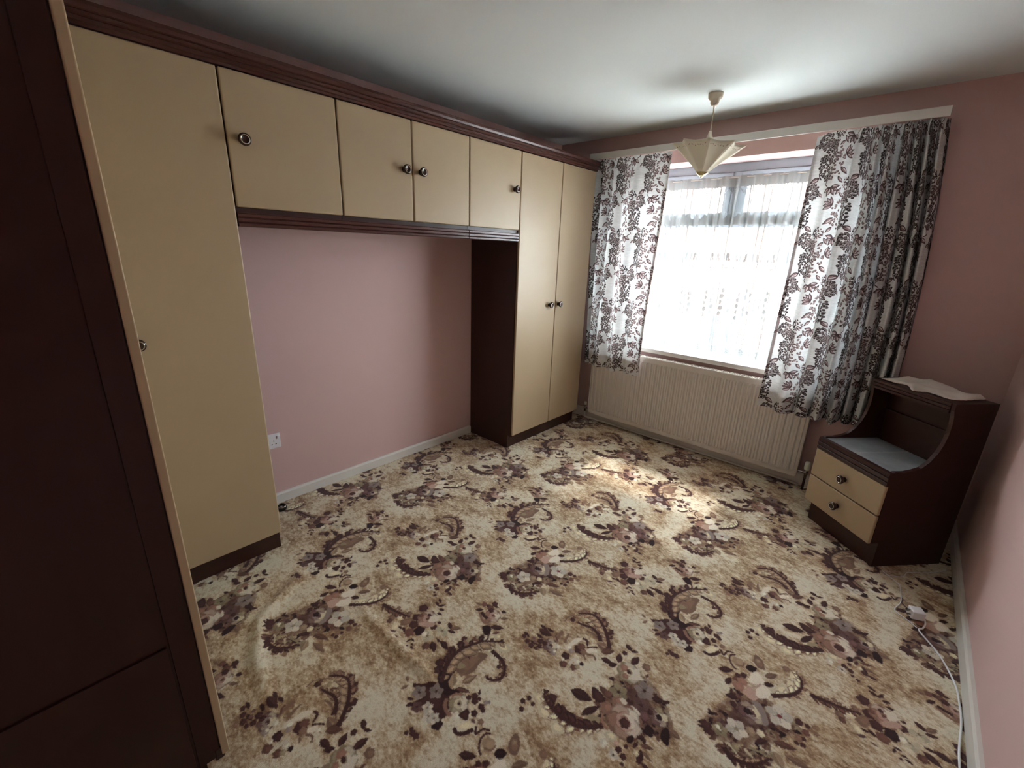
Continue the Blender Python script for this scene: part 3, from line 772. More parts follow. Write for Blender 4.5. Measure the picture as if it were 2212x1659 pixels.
def seg_d(x, y, pts):
    best, tt = 9.0, 0
    n = len(pts) - 1
    for i in range(n):
        (ax, ay), (bx, by) = pts[i], pts[i + 1]
        t = max(0, min(1, ((x - ax) * (bx - ax) + (y - ay) * (by - ay)) / ((bx - ax) ** 2 + (by - ay) ** 2)))
        q = math.hypot(x - ax - t * (bx - ax), y - ay - t * (by - ay))
        if q < best:
            best, tt = q, (i + t) / n
    return best, tt
RUCKS = [([(.22, -.02), (.30, -.13), (.379, -.247), (.56, -.315), (.754, -.343)], .017, .024),
         ([(.61, .08), (.74, .075), (.849, .076), (.97, .085), (1.10, .09)], .015, .018),
         ([(.70, 1.62), (.95, 1.72), (1.25, 1.74)], .006, .03), ([(.55, 1.45), (.80, 1.60)], .005, .03),
         ([(1.55, 1.45), (1.75, 1.62), (1.95, 1.70)], .004, .03)]
def carpet_z(x, y):
    z = 0.0
    for pts, h, w in RUCKS:
        if min(p[0] for p in pts) - .15 < x < max(p[0] for p in pts) + .15 and min(p[1] for p in pts) - .15 < y < max(p[1] for p in pts) + .15:
            q, t = seg_d(x, y, pts)
            z += h * math.exp(-(q / w) ** 2) * (math.sin(math.pi * (.08 + .84 * t)) ** .6)
    return z
NX, NY = 230, 300
def carpet_p(u, v):
    x, y = XL + u * (XR - XL), YB + v * (D - YB)
    return (x, y, carpet_z(x, y))
def carpet_uv(u, v):
    st = PINV @ np.array([XL + u * (XR - XL), YB + v * (D - YB)])
    return (st[0], st[1])
struct(grid_mesh('floor', NX, NY, carpet_p, m_carpet, uv=carpet_uv))
struct(box('floor_slab', (XL, YB, -.12), (XR, D, -.01), m_inner))

def skirting(name, axis, a, b, wallpos, sgn, h, t=0.017):
    prof = [(0, 0), (t, 0), (t, h - .010), (t - .006, h), (0, h)]
    pr = [(wallpos + sgn * p, z) for p, z in prof]
    return struct(prism(name, pr, axis, a, b, m_gloss))
skirting('baseboard_left', 1, 0.02, 1.668, XL, 1, .062)
skirting('baseboard_window', 0, XL, XR, D, -1, .088)
skirting('baseboard_right', 1, YB, D - .02, XR, -1, .075)

# ------------------------------------------------------------------ window
win = bpy.data.objects.new('window_1', None)
COL.objects.link(win)
win.location = (.91, D + .2, WZ0)
struct(win, 'grey framed window with two opening top lights above one large pane, behind the net curtain')
def wpart(name, boxes, m, parent=win, bev=.004):
    bm = bmesh.new()
    for lo, hi in boxes:
        add_box(bm, [lo[i] - win.location[i] for i in range(3)], [hi[i] - win.location[i] for i in range(3)], bev)
    return bm_obj(name, bm, m, parent)
FY0, FY1 = D + .20, D + .262
wpart('frame', [((WX0, FY0, WZ0 + .10), (WX0 + .06, FY1, WZ1 - .06)), ((WX1 - .06, FY0, WZ0 + .10), (WX1, FY1, WZ1 - .06)),
                ((WX0, FY0, WZ1 - .06), (WX1, FY1, WZ1)), ((WX0, FY0, WZ0 + .03), (WX1, FY1, WZ0 + .10))], m_pvc)
TZ0, TZ1 = 1.685, 1.745
wpart('transom', [((WX0 + .06, FY0, TZ0), (WX1 - .06, FY1, TZ1))], m_pvc)
MX = .935
wpart('mullion', [((MX - .03, FY0, TZ1), (MX + .03, FY1, WZ1 - .06))], m_pvc)
for x0, x1 in ((WX0 + .06, MX - .03), (MX + .03, WX1 - .06)):
    z0, z1 = TZ1, WZ1 - .06
    s = wpart('sash', [((x0, FY0 - .012, z0 + .045), (x0 + .045, FY1 - .002, z1 - .045)), ((x1 - .045, FY0 - .012, z0 + .045), (x1, FY1 - .002, z1 - .045)),
                       ((x0, FY0 - .012, z0 + .001), (x1, FY1 - .002, z0 + .045)), ((x0, FY0 - .012, z1 - .045), (x1, FY1 - .002, z1 - .001))], m_pvc)
    wpart('pane', [((x0 + .045, FY0 + .02, z0 + .045), (x1 - .045, FY0 + .026, z1 - .045))], m_glass, s, 0)
wpart('pane', [((WX0 + .06, FY0 + .02, WZ0 + .09), (WX1 - .06, FY0 + .026, TZ0))], m_glass, win, 0)
wpart('sill', [((WX0 - .03, D - .034, WZ0), (WX1 + .03, D, WZ0 + .034)), ((WX0, D - .01, WZ0), (WX1, FY0 + .03, WZ0 + .034))], m_gloss, win, .004)

# ------------------------------------------------------------------ world outside the window
m_ground = mat('pale_paving', rgb(205, 203, 198), 0.9, 0.1, 2)
m_brick = mat('pale_red_brick_wall', rgb(168, 128, 112), 0.9, 0.15, 8)
m_roof = mat('brown_roof', rgb(120, 96, 86), 0.9, 0.15, 3)
m_winfar = mat('far_window_dark', rgb(70, 78, 88), 0.15, 0.05, 3)
GZ = -2.7
struct(box('ground_outside', (-40, D + WT + .2, GZ - .2), (42, 60, GZ), m_ground))
hx, hy = -3.2, 17.0
house = thing('house', 'pale brick house with a pitched roof across the street, seen faintly through the net', 'house', (hx, hy, GZ))
def hbox(name, lo, hi, m, parent=house):
    return box(name, lo, hi, m, parent)
hbox('wall', (-5, 0, 0), (5, 8, 5.2), m_brick)
prism('roof', [(-.5, 5.1), (4, 7.9), (8.5, 5.1)], 0, -5.3, 5.3, m_roof, house)
for wx in (-3.4, 1.6):
    for wz in (.9, 3.3):
        w_ = hbox('window', (wx, -.05, wz), (wx + 1.8, 0, wz + 1.25), m_pvc)
        hbox('pane', (wx + .08, -.06, wz + .08), (wx + .86, -.045, wz + 1.17), m_winfar, w_)
        hbox('pane', (wx + .94, -.06, wz + .08), (wx + 1.72, -.045, wz + 1.17), m_winfar, w_)
hbox('front_door', (-.5, -.05, 0), (.5, 0, 2.05), m_winfar)
hbox('chimney', (2.4, 3.4, 6.5), (3.2, 4.3, 8.9), m_brick)

# ------------------------------------------------------------------ knobs (shared meshes)
KF = Matrix.Rotation(math.pi / 2, 4, 'Y')          # lathe axis z -> +x
def knob_mesh(nm_, prof, n=28):
    bm = bmesh.new()
    add_lathe(bm, prof, n, KF)
    bmesh.ops.recalc_face_normals(bm, faces=bm.faces)
    me = bpy.data.meshes.new(nm_)
    bm.to_mesh(me)
    bm.free()
    for p in me.polygons:
        p.use_smooth = True
    return me
me_knob = knob_mesh('knob', [(0, 0), (.011, 0), (.0095, .004), (.009, .010), (.0165, .015), (.0178, .020), (.0165, .0245), (.0125, .0262), (.0115, .0245), (0, .0245)])
me_knob.materials.append(m_knob)
me_ring = knob_mesh('ring', [(.0105, .0245), (.0108, .0266), (.0122, .0272), (.0134, .0264), (.0136, .025)])
me_ring.materials.append(m_ring)
def knob(parent, loc, rotz=0.0, name='knob'):
    k = bpy.data.objects.new(name, me_knob)
    COL.objects.link(k)
    k.parent = parent
    k.location = loc
    k.rotation_euler = (0, 0, rotz)
    k.scale = (1.3, 1.3, 1.3)
    r = bpy.data.objects.new('ring', me_ring)
    COL.objects.link(r)
    r.parent = k
    r['label'] = 'bright silver ring'
    return k

# ------------------------------------------------------------------ fitted wardrobes along the left wall
Y = [0.0, .4455, .8383, 1.2288, 1.6754, 2.1232, 2.5517]
T, B1, B2 = 2.081, .1114, 1.6053
GAP = .003
def door(parent, lx, y0, y1, z0, z1):
    """cream slab door with softened edges, front face at world x = 0; parent empty at (lx, y, 0)"""
    oy = parent.location.y
    return box('door', (-.018 - lx, y0 - oy + GAP, z0), (0 - lx, y1 - oy - GAP, z1), m_cream, parent, .006, 4)

def tall_unit(label, y0, y1, doors, side_hi):
    u = thing('wardrobe', label, 'wardrobe', (XL + .003, y0, 0))
    dx = -XL - .003
    notch = [(0, 0), (dx - .050, 0), (dx - .050, B1 - .004), (dx - .019, B1 - .004), (dx - .019, T + .04), (0, T + .04)]
    t = .018
    if side_hi:       # side facing the recess is at the low-y end
        prism('side_panel', [(p[0], p[1]) for p in notch], 1, 0, t, m_wood, u)
        prism('side_panel', [(p[0], p[1]) for p in notch], 1, y1 - y0 - t, y1 - y0, m_wood, u)
    else:
        prism('side_panel', [(p[0], p[1]) for p in notch], 1, y1 - y0 - t, y1 - y0, m_wood, u)
        prism('side_panel', [(p[0], p[1]) for p in notch], 1, 0, t, m_wood, u)
    box('top_panel', (0, t, T + .02), (dx - .02, y1 - y0 - t, T + .038), m_wood, u)
    box('base_panel', (0, t, B1 - .02), (dx - .02, y1 - y0 - t, B1 - .003), m_wood, u)
    box('back_panel', (.002, t, B1), (.008, y1 - y0 - t, T + .02), m_inner, u)
    box('plinth', (dx - .066, t, 0.001), (dx - .0505, y1 - y0 - t, B1 - .021), m_wood, u)
    for a, b, ky in doors:
        dr = door(u, XL + .003, a, b, B1, T)
        knob(dr, (dx, ky - y0, 1.088 if side_hi else 1.104))
    return u
tall_unit('tall wardrobe with one cream door standing left of the pink recess', -.447, 0.0, [(-.447, 0.0, -.388)], False)
tall_unit('tall two-door cream wardrobe between the pink recess and the window wall', Y[4], Y[6], [(Y[4], Y[5], 2.046), (Y[5], Y[6], 2.160)], True)

def bridge(label, y0, y1, doors):
    u = thing('overhead_cupboard', label, 'cupboard', (XL + .003, y0, B2 - .018))
    dx = -XL - .003
    t = .016
    zt = T + .038 - (B2 - .018)
    zb = 0.0
    box('base_panel', (0, 0.001, zb), (dx - .02, y1 - y0 - .001, zb + .018), m_wood, u)
    box('top_panel', (0, 0.001, zt - .018), (dx - .02, y1 - y0 - .001, zt), m_wood, u)
    box('side_panel', (0, 0.001, zb + .018), (dx - .02, t, zt - .018), m_wood, u)
    box('side_panel', (0, y1 - y0 - t, zb + .018), (dx - .02, y1 - y0 - .001, zt - .018), m_wood, u)
    box('back_panel', (.002, t, zb + .018), (.008, y1 - y0 - t, zt - .018), m_inner, u)
    for a, b, ky in doors:
        dr = box('door', (dx - .018, a - y0 + GAP, .018), (dx, b - y0 - GAP, T - B2 + .018), m_cream, u, .006, 4)
        knob(dr, (dx, ky - y0, 1.848 - (B2 - .018)))
    return u
GR = 'overhead cupboards bridging the recess'
bridge('single overhead cupboard next to the left tall wardrobe, knob at its left edge', Y[0], Y[1], [(Y[0], Y[1], .054)]).__setitem__('group', GR)
bridge('double overhead cupboard over the middle of the recess, two knobs side by side', Y[1], Y[3], [(Y[1], Y[2], .787), (Y[2], Y[3], .887)]).__setitem__('group', GR)
bridge('single overhead cupboard joining the two-door wardrobe, knob at its right edge', Y[3], Y[4], [(Y[3], Y[4], 1.617)]).__setitem__('group', GR)

cor = [(-.018, 2.0835), (.003, 2.0835), (.003, 2.093), (.008, 2.096), (.008, 2.107), (.006, 2.109), (.013, 2.113), (.013, 2.122),
       (.011, 2.124), (.018, 2.128), (.022, 2.137), (.024, 2.139), (.024, 2.149), (-.018, 2.149)]
c_ = prism('cornice_moulding', cor, 1, -.46, Y[6] + .012, m_woodh)
tag(c_, 'long dark wood cornice running along the top of the fitted wardrobes', 'moulding')
c_['kind'] = 'thing'
def lower_rail(y0, y1, lab):
    pf = [(-.040, 1.5325), (-.004, 1.5325), (-.001, 1.536), (-.001, 1.545), (-.006, 1.548), (-.001, 1.552), (-.001, 1.563), (-.006, 1.566),
          (-.001, 1.570), (-.001, 1.581), (-.006, 1.584), (-.006, 1.5868), (-.040, 1.5868)]
    o = prism('light_pelmet', pf, 1, y0 + .002, y1 - .002, m_woodh)
    tag(o, lab, 'moulding', 'grooved dark rails under the overhead cupboards')
lower_rail(Y[0], Y[3], 'long dark grooved rail under the overhead cupboards, from the left wardrobe onward')
lower_rail(Y[3], Y[4], 'short dark grooved rail under the overhead cupboard beside the two-door wardrobe')

# ------------------------------------------------------------------ near wardrobe, its side towards the camera
nx0, nx1, ny0, ny1 = 0.03, 0.912, YB + .01, -.486
near = thing('wardrobe', 'dark mahogany side of a wardrobe close by, thin cream door edge down its front', 'wardrobe', (nx0, ny0, 0))
def nb(name, lo, hi, m, bev=0.0, par=near):
    return box(name, (lo[0] - nx0, lo[1] - ny0, lo[2]), (hi[0] - nx0, hi[1] - ny0, hi[2]), m, par, bev, 3)
fr = ny1 - .019
notch = [(0, 0), (fr - .035 - ny0, 0), (fr - .035 - ny0, B1 - .004), (fr - ny0, B1 - .004), (fr - ny0, T + .04), (0, T + .04)]
sp = prism('side_panel', notch, 0, nx1 - .026 - nx0, nx1 - .008 - nx0, m_wood, near)
prism('side_panel', notch, 0, 0, .018, m_wood, near)
nb('base_board', (nx1 - .008, ny0, .0), (nx1 - .002, fr - .056, .535), m_wood, .001, sp)
nb('front_stile', (nx1 - .008, fr - .050, B1), (nx1 - .004, fr - .002, T + .04), m_wood, .0015, sp)
nb('top_panel', (nx0 + .018, ny0, T + .02), (nx1 - .026, fr, T + .038), m_wood)
nb('base_panel', (nx0 + .018, ny0, B1 - .02), (nx1 - .026, fr, B1 - .003), m_wood)
nb('back_panel', (nx0 + .018, ny0, B1), (nx1 - .026, ny0 + .006, T + .02), m_inner)
nb('plinth', (nx0 + .018, fr - .055, .001), (nx1 - .026, fr - .037, B1 - .021), m_wood)
mid = (nx0 + nx1) / 2
d1 = nb('door', (nx0, ny1 - .018, B1), (mid - .002, ny1, T), m_creamedge, .003)
d2 = nb('door', (mid + .002, ny1 - .018, B1), (nx1, ny1, T), m_creamedge, .003)
knob(d1, (mid - .05 - nx0, ny1 - ny0, 1.1), math.pi / 2)
knob(d2, (mid + .05 - nx0, ny1 - ny0, 1.1), math.pi / 2)
nb('corner_cap', (nx1 - .010, ny1 - .034, B1 - .012), (nx1 - .002, ny1 - .012, B1 + .028), m_knob, .004)

# ------------------------------------------------------------------ bedside cabinet, set diagonally in the corner
PX, PY, PT, PW, PD = 2.1799, 2.009, .841, .4327, .3896
ped = thing('bedside_cabinet', 'dark bedside cabinet with two cream drawers and a grey tiled shelf, set across the corner', 'cabinet', (PX, PY, 0), PT)
# local x = depth (s), local y = width (w)
ZT, SF, SO, ZC, ZR, ZM, ZB = .8764, .1649, .0589, .5313, .4587, .2956, .1371
curve = [(-.034, ZC + .002), (.02, .533), (.06, .540), (.098, .553), (.132, .585), (.158, .628), (.174, .675), (.181, .725), (.180, .775), (.174, .815), (SF, .842)]
prof = [(0, 0), (PD, 0), (PD, ZT), (SF, ZT)] + curve[::-1] + [(-SO + .018, ZC - .004), (-SO + .018, ZB + .002), (0, ZB + .002)]
for w0 in (0.0, PW - .018):
    prism('side_panel', prof, 1, w0, w0 + .018, m_wood, ped)
box('top_panel', (SF + .004, .018, ZT - .020), (PD, PW - .018, ZT), m_wood, ped, .001)
pf = [(SF - .006, ZT - .048), (SF + .014, ZT - .048), (SF + .014, ZT - .0205), (SF - .002, ZT - .001), (SF - .006, ZT - .004), (SF - .006, ZT - .014), (SF - .001, ZT - .017),
      (SF - .006, ZT - .021), (SF - .006, ZT - .031), (SF - .001, ZT - .034), (SF - .006, ZT - .037)]
prism('top_rail', pf, 1, .018, PW - .018, m_wood, ped)
box('back_panel', (PD - .012, .018, .02), (PD - .004, PW - .018, ZT - .02), m_inner, ped)
bp_ = box('shelf_back', (.283, .018, ZC - .02), (.291, PW - .018, ZT - .0205), m_wood, ped)
box('ledge', (.268, .0185, .700), (.283, PW - .0185, .708), m_wood, bp_)
ct = box('counter', (-SO + .02, .018, ZC - .030), (.282, PW - .018, ZC - .010), m_wood, ped)
box('tile', (-SO + .024, .019, ZC - .010), (.281, .2265, ZC - .004), m_tile, ct, .001)
box('grout', (-SO + .024, .2262, ZC - .010), (.281, .2288, ZC - .0044), m_gloss, ct)
box('tile', (-SO + .024, .2285, ZC - .010), (.281, PW - .019, ZC - .004), m_tile, ct, .001)
pf = [(-SO + .0195, ZR + .001), (-SO, ZR + .003), (-SO, ZR + .018), (-SO + .005, ZR + .022), (-SO, ZR + .026), (-SO, ZR + .042), (-SO + .005, ZR + .046), (-SO, ZR + .050), (-SO + .002, ZC - .004), (-SO + .0195, ZC - .001)]
prism('front_rail', pf, 1, 0, PW, m_wood, ped)
for z0, z1, kz in ((ZM + .003, ZR - .001, .376), (ZB, ZM - .003, .217)):
    dw = box('drawer', (-SO + .001, .001, z0), (-SO + .0175, PW - .001, z1), m_cream, ped, .004, 3)
    k = knob(dw, (-SO + .001, PW * .5, kz), math.pi)
box('plinth', (0.0005, .018, .001), (.016, PW - .018, ZB), m_wood, ped)

# lace doily on the cabinet top
out = [(.19, .405), (.185, .33), (.21, .275), (.150, .195), (.205, .165), (.20, .10), (.215, .055), (.30, .045), (.384, .06), (.386, .15), (.384, .28), (.386, .40), (.30, .415)]
ring = [tuple(v)[:2] for v in smooth_path([(a, b, 0) for a, b in out + out[:1]], 8)][:-1]
dv, dfc = [], []
cx_, cw_ = .29, .23
NR, NS = 9, len(ring)
random.seed(4)
def dz(s, w):
    return .004 + .007 * max(0, math.sin(s * 41 + w * 17)) + .006 * max(0, math.sin(w * 53 - s * 23)) + .020 * max(0, (s - .27) / .11) * (.6 + .4 * math.sin(w * 31))
for j in range(NR + 1):
    t = j / NR
    for i, (a, b) in enumerate(ring):
        sc_ = t * (1 + .012 * math.sin(i * 2.4) * (t > .8))
        s, w = cx_ + (a - cx_) * sc_, cw_ + (b - cw_) * sc_
        edge = max(0, (t - .85) / .15)
        z = dz(s, w) * (1 - .8 * edge) + .001
        dv.append((s, w, z))
for j in range(NR):
    for i in range(NS):
        a, b = j * NS + i, j * NS + (i + 1) % NS
        dfc.append((a, b, b + NS, a + NS))
doily = mesh_from('lace_doily', dv, dfc, m_lace, None, True)
so = doily.modifiers.new('thickness', 'SOLIDIFY')
so.thickness = .0012
doily.location = (PX, PY, ZT)
doily.rotation_euler = (0, 0, PT)
tag(doily, 'crumpled white lace doily on top of the bedside cabinet', 'doily')

# ------------------------------------------------------------------ radiator
RX0, RX1, RZ0, RZ1, RY = .0653, 1.7124, .0845, .690, 2.622
rad = thing('radiator', 'long white ribbed panel radiator under the window', 'radiator', (RX0, RY, RZ0))
RW, RH, RD = RX1 - RX0, RZ1 - RZ0, .060
nr = 40
vs, fs = [], []
rows = [0, .002, .030, .044, RH - .050, RH - .036, RH - .002, RH]
cols = []
for i in range(nr * 8 + 1):
    u = i / (nr * 8)
    x = .014 + u * (RW - .028)
    ph = (i % 8) / 8
    wv = max(-1, min(1, 1.7 * math.cos(2 * math.pi * ph)))
    cols.append((x, wv))
cols = [(0, 2), (.002, 0)] + cols + [(RW - .002, 0), (RW, 2)]
for r_, z in enumerate(rows):
    for x, wv in cols:
        y = 0.004
        if wv == 2:
            y = .008
        elif 3 <= r_ <= 4 and .014 < x < RW - .014:
            y = .006 - .006 * wv
        if r_ in (0, 7):
            y = .008
        vs.append((x, y, z))
nc = len(cols)
for r_ in range(len(rows) - 1):
    for i in range(nc - 1):
        a = r_ * nc + i
        fs.append((a, a + 1, a + nc + 1, a + nc))
mesh_from('front_panel', vs, fs, m_rad, rad)
box('back_panel', (.004, RD - .012, .002), (RW - .004, RD, RH - .002), m_rad, rad, .002)
box('water_channel', (.006, .010, .004), (RW - .006, .022, RH - .008), m_rad, rad, .003)
bm = bmesh.new()
add_box(bm, (0, .006, RH - .004), (RW, .012, RH + .004), .001, 1)
add_box(bm, (0, RD - .008, RH - .004), (RW, RD, RH + .004), .001, 1)
for i in range(118):
    x = .004 + i * (RW - .012) / 117
    add_box(bm, (x, .011, RH - .001), (x + .007, RD - .007, RH + .003))
bm_obj('top_grille', bm, m_rad, rad)
for x in (-.003, RW - .001):
    box('side_cover', (x, .004, .012), (x + .004, RD, RH + .002), m_rad, rad, .0015)
# valves
vb = lathe('lockshield_valve', [(0, 0), (.009, 0), (.009, .02), (.013, .022), (.013, .035), (.009, .037), (.009, .052), (.012, .054), (.011, .084), (0, .085)], m_chrome, rad, 14, Matrix.Translation((-.045, .03, -.004)))
tube('valve_tail', [(-.040, .03, .028), (-.022, .03, .028), (.0, .03, .028)], .007, m_chrome, vb)
lathe('valve_cap', [(0, 0), (.012, .001), (.0125, .026), (.009, .031), (0, .032)], m_valve, vb, 14, Matrix.Translation((-.045, .03, .054)))
tv = lathe('thermostatic_valve', [(0, 0), (.009, 0), (.009, .03), (.013, .032), (.013, .05), (.010, .052), (.010, .062), (0, .062)], m_chrome, rad, 14, Matrix.Translation((RW + .052, .03, 0)))
tube('valve_tail', [(RW + .048, .03, .040), (RW + .028, .03, .040), (RW + .002, .03, .040)], .007, m_chrome, tv)
lathe('valve_head', [(0, 0), (.014, 0), (.0175, .006), (.0185, .020), (.018, .046), (.015, .056), (.008, .060), (0, .060)], m_valve, tv, 18, Matrix.Translation((RW + .052, .03, .062)))
tube('drop_pipe', [(RW + .052, .03, 0), (RW + .052, .03, -.045), (RW + .052, .03, -.0835)], .0075, m_knob, rad)
pipe = tube('heating_pipe', [(RX0 - .045, RY + .03, RZ0 - .006), (RX0 - .045, RY + .03, .045), (RX0 - .040, RY + .038, .022), (RX0 - .012, RY + .058, .014), (RX0 + .06, RY + .0655, .0125),
                             (RX0 + .5, RY + .0655, .0125), (RX0 + 1.2, RY + .0655, .0125), (RX1 + .02, RY + .0655, .0125)], .0075, m_gloss, None, 10, 5)
tag(pipe, 'thin white heating pipe along the skirting below the radiator', 'pipe')

# ------------------------------------------------------------------ curtain rail, curtains, net
rail = thing('curtain_rail', 'long white curtain rail across the wall above the window', 'curtain rail', (.94, D - .02, 2.2))
def rb(name, lo, hi, m, bev=.003):
    return box(name, [lo[i] - rail.location[i] for i in range(3)], [hi[i] - rail.location[i] for i in range(3)], m, rail, bev)
rb('rail_fascia', (-.10, D - .128, 2.176), (1.972, D - .118, 2.222), m_gloss)
rb('top_board', (-.10, D - .118, 2.208), (1.972, D - .001, 2.218), m_gloss)
rb('glide_track', (-.09, D - .098, 2.196), (1.965, D - .082, 2.208), m_gloss, .001)

def curtain(label, xl, xr, xlb, xrb, ztop, zbot, phase, amp, fwd, u0, sag, group, hem_side):
    """folded sheet hanging from the rail; u along the cloth, v upward"""
    NU, NV = 260, 44
    us = np.linspace(0, 1, NU + 1)
    ph = np.array([phase(u) for u in us])
    am = np.array([amp(u) for u in us])
    wav = np.sin(ph) + .25 * np.sin(2.3 * ph + 1) 
    # cloth length along the fold line at mid height
    x = xl + us * (xr - xl)
    y = am * wav
    ln = np.concatenate([[0], np.cumsum(np.hypot(np.diff(x), np.diff(y)))])
    def pos(i, v):
        u = us[i]
        z = zbot + v * (ztop - zbot)
        flare = 1 - v
        a_ = xl + (xlb - xl) * flare
        b_ = xr + (xrb - xr) * flare + (.035 * math.sin(math.pi * flare) if hem_side < 0 else 0)
        yc = D - .092 - fwd(u) * min(1, flare / .75)
        amp_v = (.35 + .65 * min(1, flare / .12)) * (1 + .15 * flare)
        pleat = .004 * math.sin(ph[i] * 4.1) * max(0, 1 - flare / .05)
        xs = a_ + u * (b_ - a_) + .006 * math.cos(ph[i]) * min(1, flare / .3)
        zz = z - sag(u) * (v ** 8) + .006 * math.sin(ph[i] * .7 + 1) * flare
        return (xs + .004 * math.sin(5 * v + ph[i] * .3), yc + am[i] * wav[i] * amp_v + pleat, zz)
    vs = [pos(i, j / NV) for j in range(NV + 1) for i in range(NU + 1)]
    mx, my, mz = (xl + xr) / 2, D - .1, ztop
    vs = [(a - mx, b - my, c - mz) for a, b, c in vs]
    fs = [(j * (NU + 1) + i, j * (NU + 1) + i + 1, (j + 1) * (NU + 1) + i + 1, (j + 1) * (NU + 1) + i) for j in range(NV) for i in range(NU)]
    o = mesh_from('curtain', vs, fs, m_curtain, None, True)
    lay = o.data.uv_layers.new(name='UVMap')
    uv = np.array([(u0 + ln[i] / .27, (zbot + j / NV * (ztop - zbot)) / .54) for j in range(NV + 1) for i in range(NU + 1)], dtype=np.float32)
    idx = np.empty(len(o.data.loops), dtype=np.int32)
    o.data.loops.foreach_get('vertex_index', idx)
    lay.data.foreach_set('uv', uv[idx].ravel())
    o.location = (mx, my, mz)
    tag(o, label, 'curtain', group)
    # stitched side hem: a narrow doubled strip behind the free edge
    rng_i = range(NU - 9, NU + 1) if hem_side > 0 else range(0, 8)
    hv, hf = [], []
    L_ = list(rng_i)
    for j in range(NV + 1):
        for i in L_:
            a, b, c = vs[j * (NU + 1) + i]
            hv.append((a, b + .0025, c))
    k = len(L_)
    for j in range(NV):
        for i in range(k - 1):
            hf.append((j * k + i, j * k + i + 1, (j + 1) * k + i + 1, (j + 1) * k + i))
    mesh_from('side_hem', hv, hf, m_hem, o, True)
    # doubled bottom hem
    hv, hf = [], []
    for j in range(4):
        for i in range(NU + 1):
            a, b, c = vs[j * (NU + 1) + i]
            hv.append((a, b + .003, c + .001))
    for j in range(3):
        for i in range(NU):
            hf.append((j * (NU + 1) + i, j * (NU + 1) + i + 1, (j + 1) * (NU + 1) + i + 1, (j + 1) * (NU + 1) + i))
    mesh_from('bottom_hem', hv, hf, m_hem, o, True)
    return o
GC = 'short printed curtains at the window'
curtain('short white curtain with brown grape print, beside the two-door wardrobe', -.075, .553, -.035, .533, 2.178, .545,
        lambda u: 2 * math.pi * (5.2 * u ** .62), lambda u: (.030 * (1 - u) ** .7 + .006) * (.45 + .55 * min(1, u / .25)), lambda u: -.022 + .084 * max(0, min(1, (u - .08) / .2)), .10, lambda u: 0.0, GC, 1)
curtain('short white curtain with brown grape print, above the bedside cabinet', 1.426, 1.972, 1.405, 2.085, 2.176, .525,
        lambda u: 2 * math.pi * (1.2 * u + 7.2 * u ** 1.8), lambda u: .012 + .038 * min(1, u * 1.5), lambda u: .062 - .084 * max(0, min(1, (u - .52) / .2)), .35, lambda u: .018 * max(0, 1 - u / .12), GC, -1)

NU, NV = 420, 30
def net_y(u):
    return .027 * math.sin(2 * math.pi * 14 * u + 2.0 * math.sin(9 * u) + .8) + .006 * math.sin(2 * math.pi * 37 * u + 3 * math.sin(5 * u))
def net_p(u, v):
    fl = 1 - v
    x = NETX0 + u * (NETX1 - NETX0)
    z = NETZ0 + v * (NETZ1 - NETZ0)
    if v == 0:
        z += .004 * math.sin(2 * math.pi * u * 26)
    return (x - .91, net_y(u) * (.45 + .55 * min(1, fl / .2)), z - NETZ1)
ln_ = [0.0]
for i in range(NU):
    dx_ = (NETX1 - NETX0) / NU
    dy_ = net_y((i + 1) / NU) - net_y(i / NU)
    ln_.append(ln_[-1] + math.hypot(dx_, dy_))
net = grid_mesh('net_curtain', NU, NV, net_p, m_net, uv=lambda u, v: (ln_[int(round(u * NU))] / 2.5, v))
net.location = (.91, D + .125, NETZ1)
tag(net, 'sheer white lace net curtain hanging in the window recess', 'curtain')
tube('net_wire', [(NETX0 - .012 - .91, 0, -.012), (0, 0, -.012), (NETX1 + .008 - .91, 0, -.012)], .003, m_gloss, net)

# ------------------------------------------------------------------ ceiling pendant
LX, LY = .972, 2.190
lamp = thing('pendant_lamp', 'cream upturned umbrella-shaped pendant lampshade hanging from the ceiling before the window', 'lamp', (LX, LY, H))
lathe('ceiling_rose', [(0, 0), (.040, 0), (.040, -.006), (.038, -.022), (.030, -.030), (.024, -.034), (.022, -.050), (.016, -.060), (.006, -.062), (0, -.062)], m_lampcream, lamp, 28)
tube('cord', [(0, 0, -.06), (.001, 0, -.12), (0, 0, -.19)], .0035, m_lampcream, lamp)
lathe('lamp_holder', [(0, -.185), (.008, -.187), (.012, -.205), (.018, -.225), (.021, -.235), (.021, -.268), (0, -.268)], m_lampcream, lamp, 20)
lathe('bulb', [(0, -.268), (.014, -.27), (.016, -.285), (.028, -.315), (.026, -.335), (.014, -.350), (0, -.354)], m_whitep, lamp, 18)
a0 = math.atan2(cam_ob.matrix_world[1][3] - LY, cam_ob.matrix_world[0][3] - LX) - math.radians(12) * 0
ZB_, ZT_ = -.405, -.262
NG = 9
def gore_pt(k, s, t):
    """k gore number, s 0..1 across it, t 0 bottom .. 1 rim"""
    a_, b_ = a0 + k * 2 * math.pi / NG, a0 + (k + 1) * 2 * math.pi / NG
    r = .030 + (.205 - .030) * t
    p = Vector((math.cos(a_), math.sin(a_))) * (1 - s) + Vector((math.cos(b_), math.sin(b_))) * s
    sg = math.sin(math.pi * s)
    p = p * r * (1 - .13 * sg * t ** .8)
    z = ZB_ + (ZT_ - ZB_) * (t ** .92) - .005 * sg * t ** 3
    return Vector((p.x, p.y, z))
shade = bpy.data.objects.new('shade', None)
COL.objects.link(shade)
shade.parent = lamp
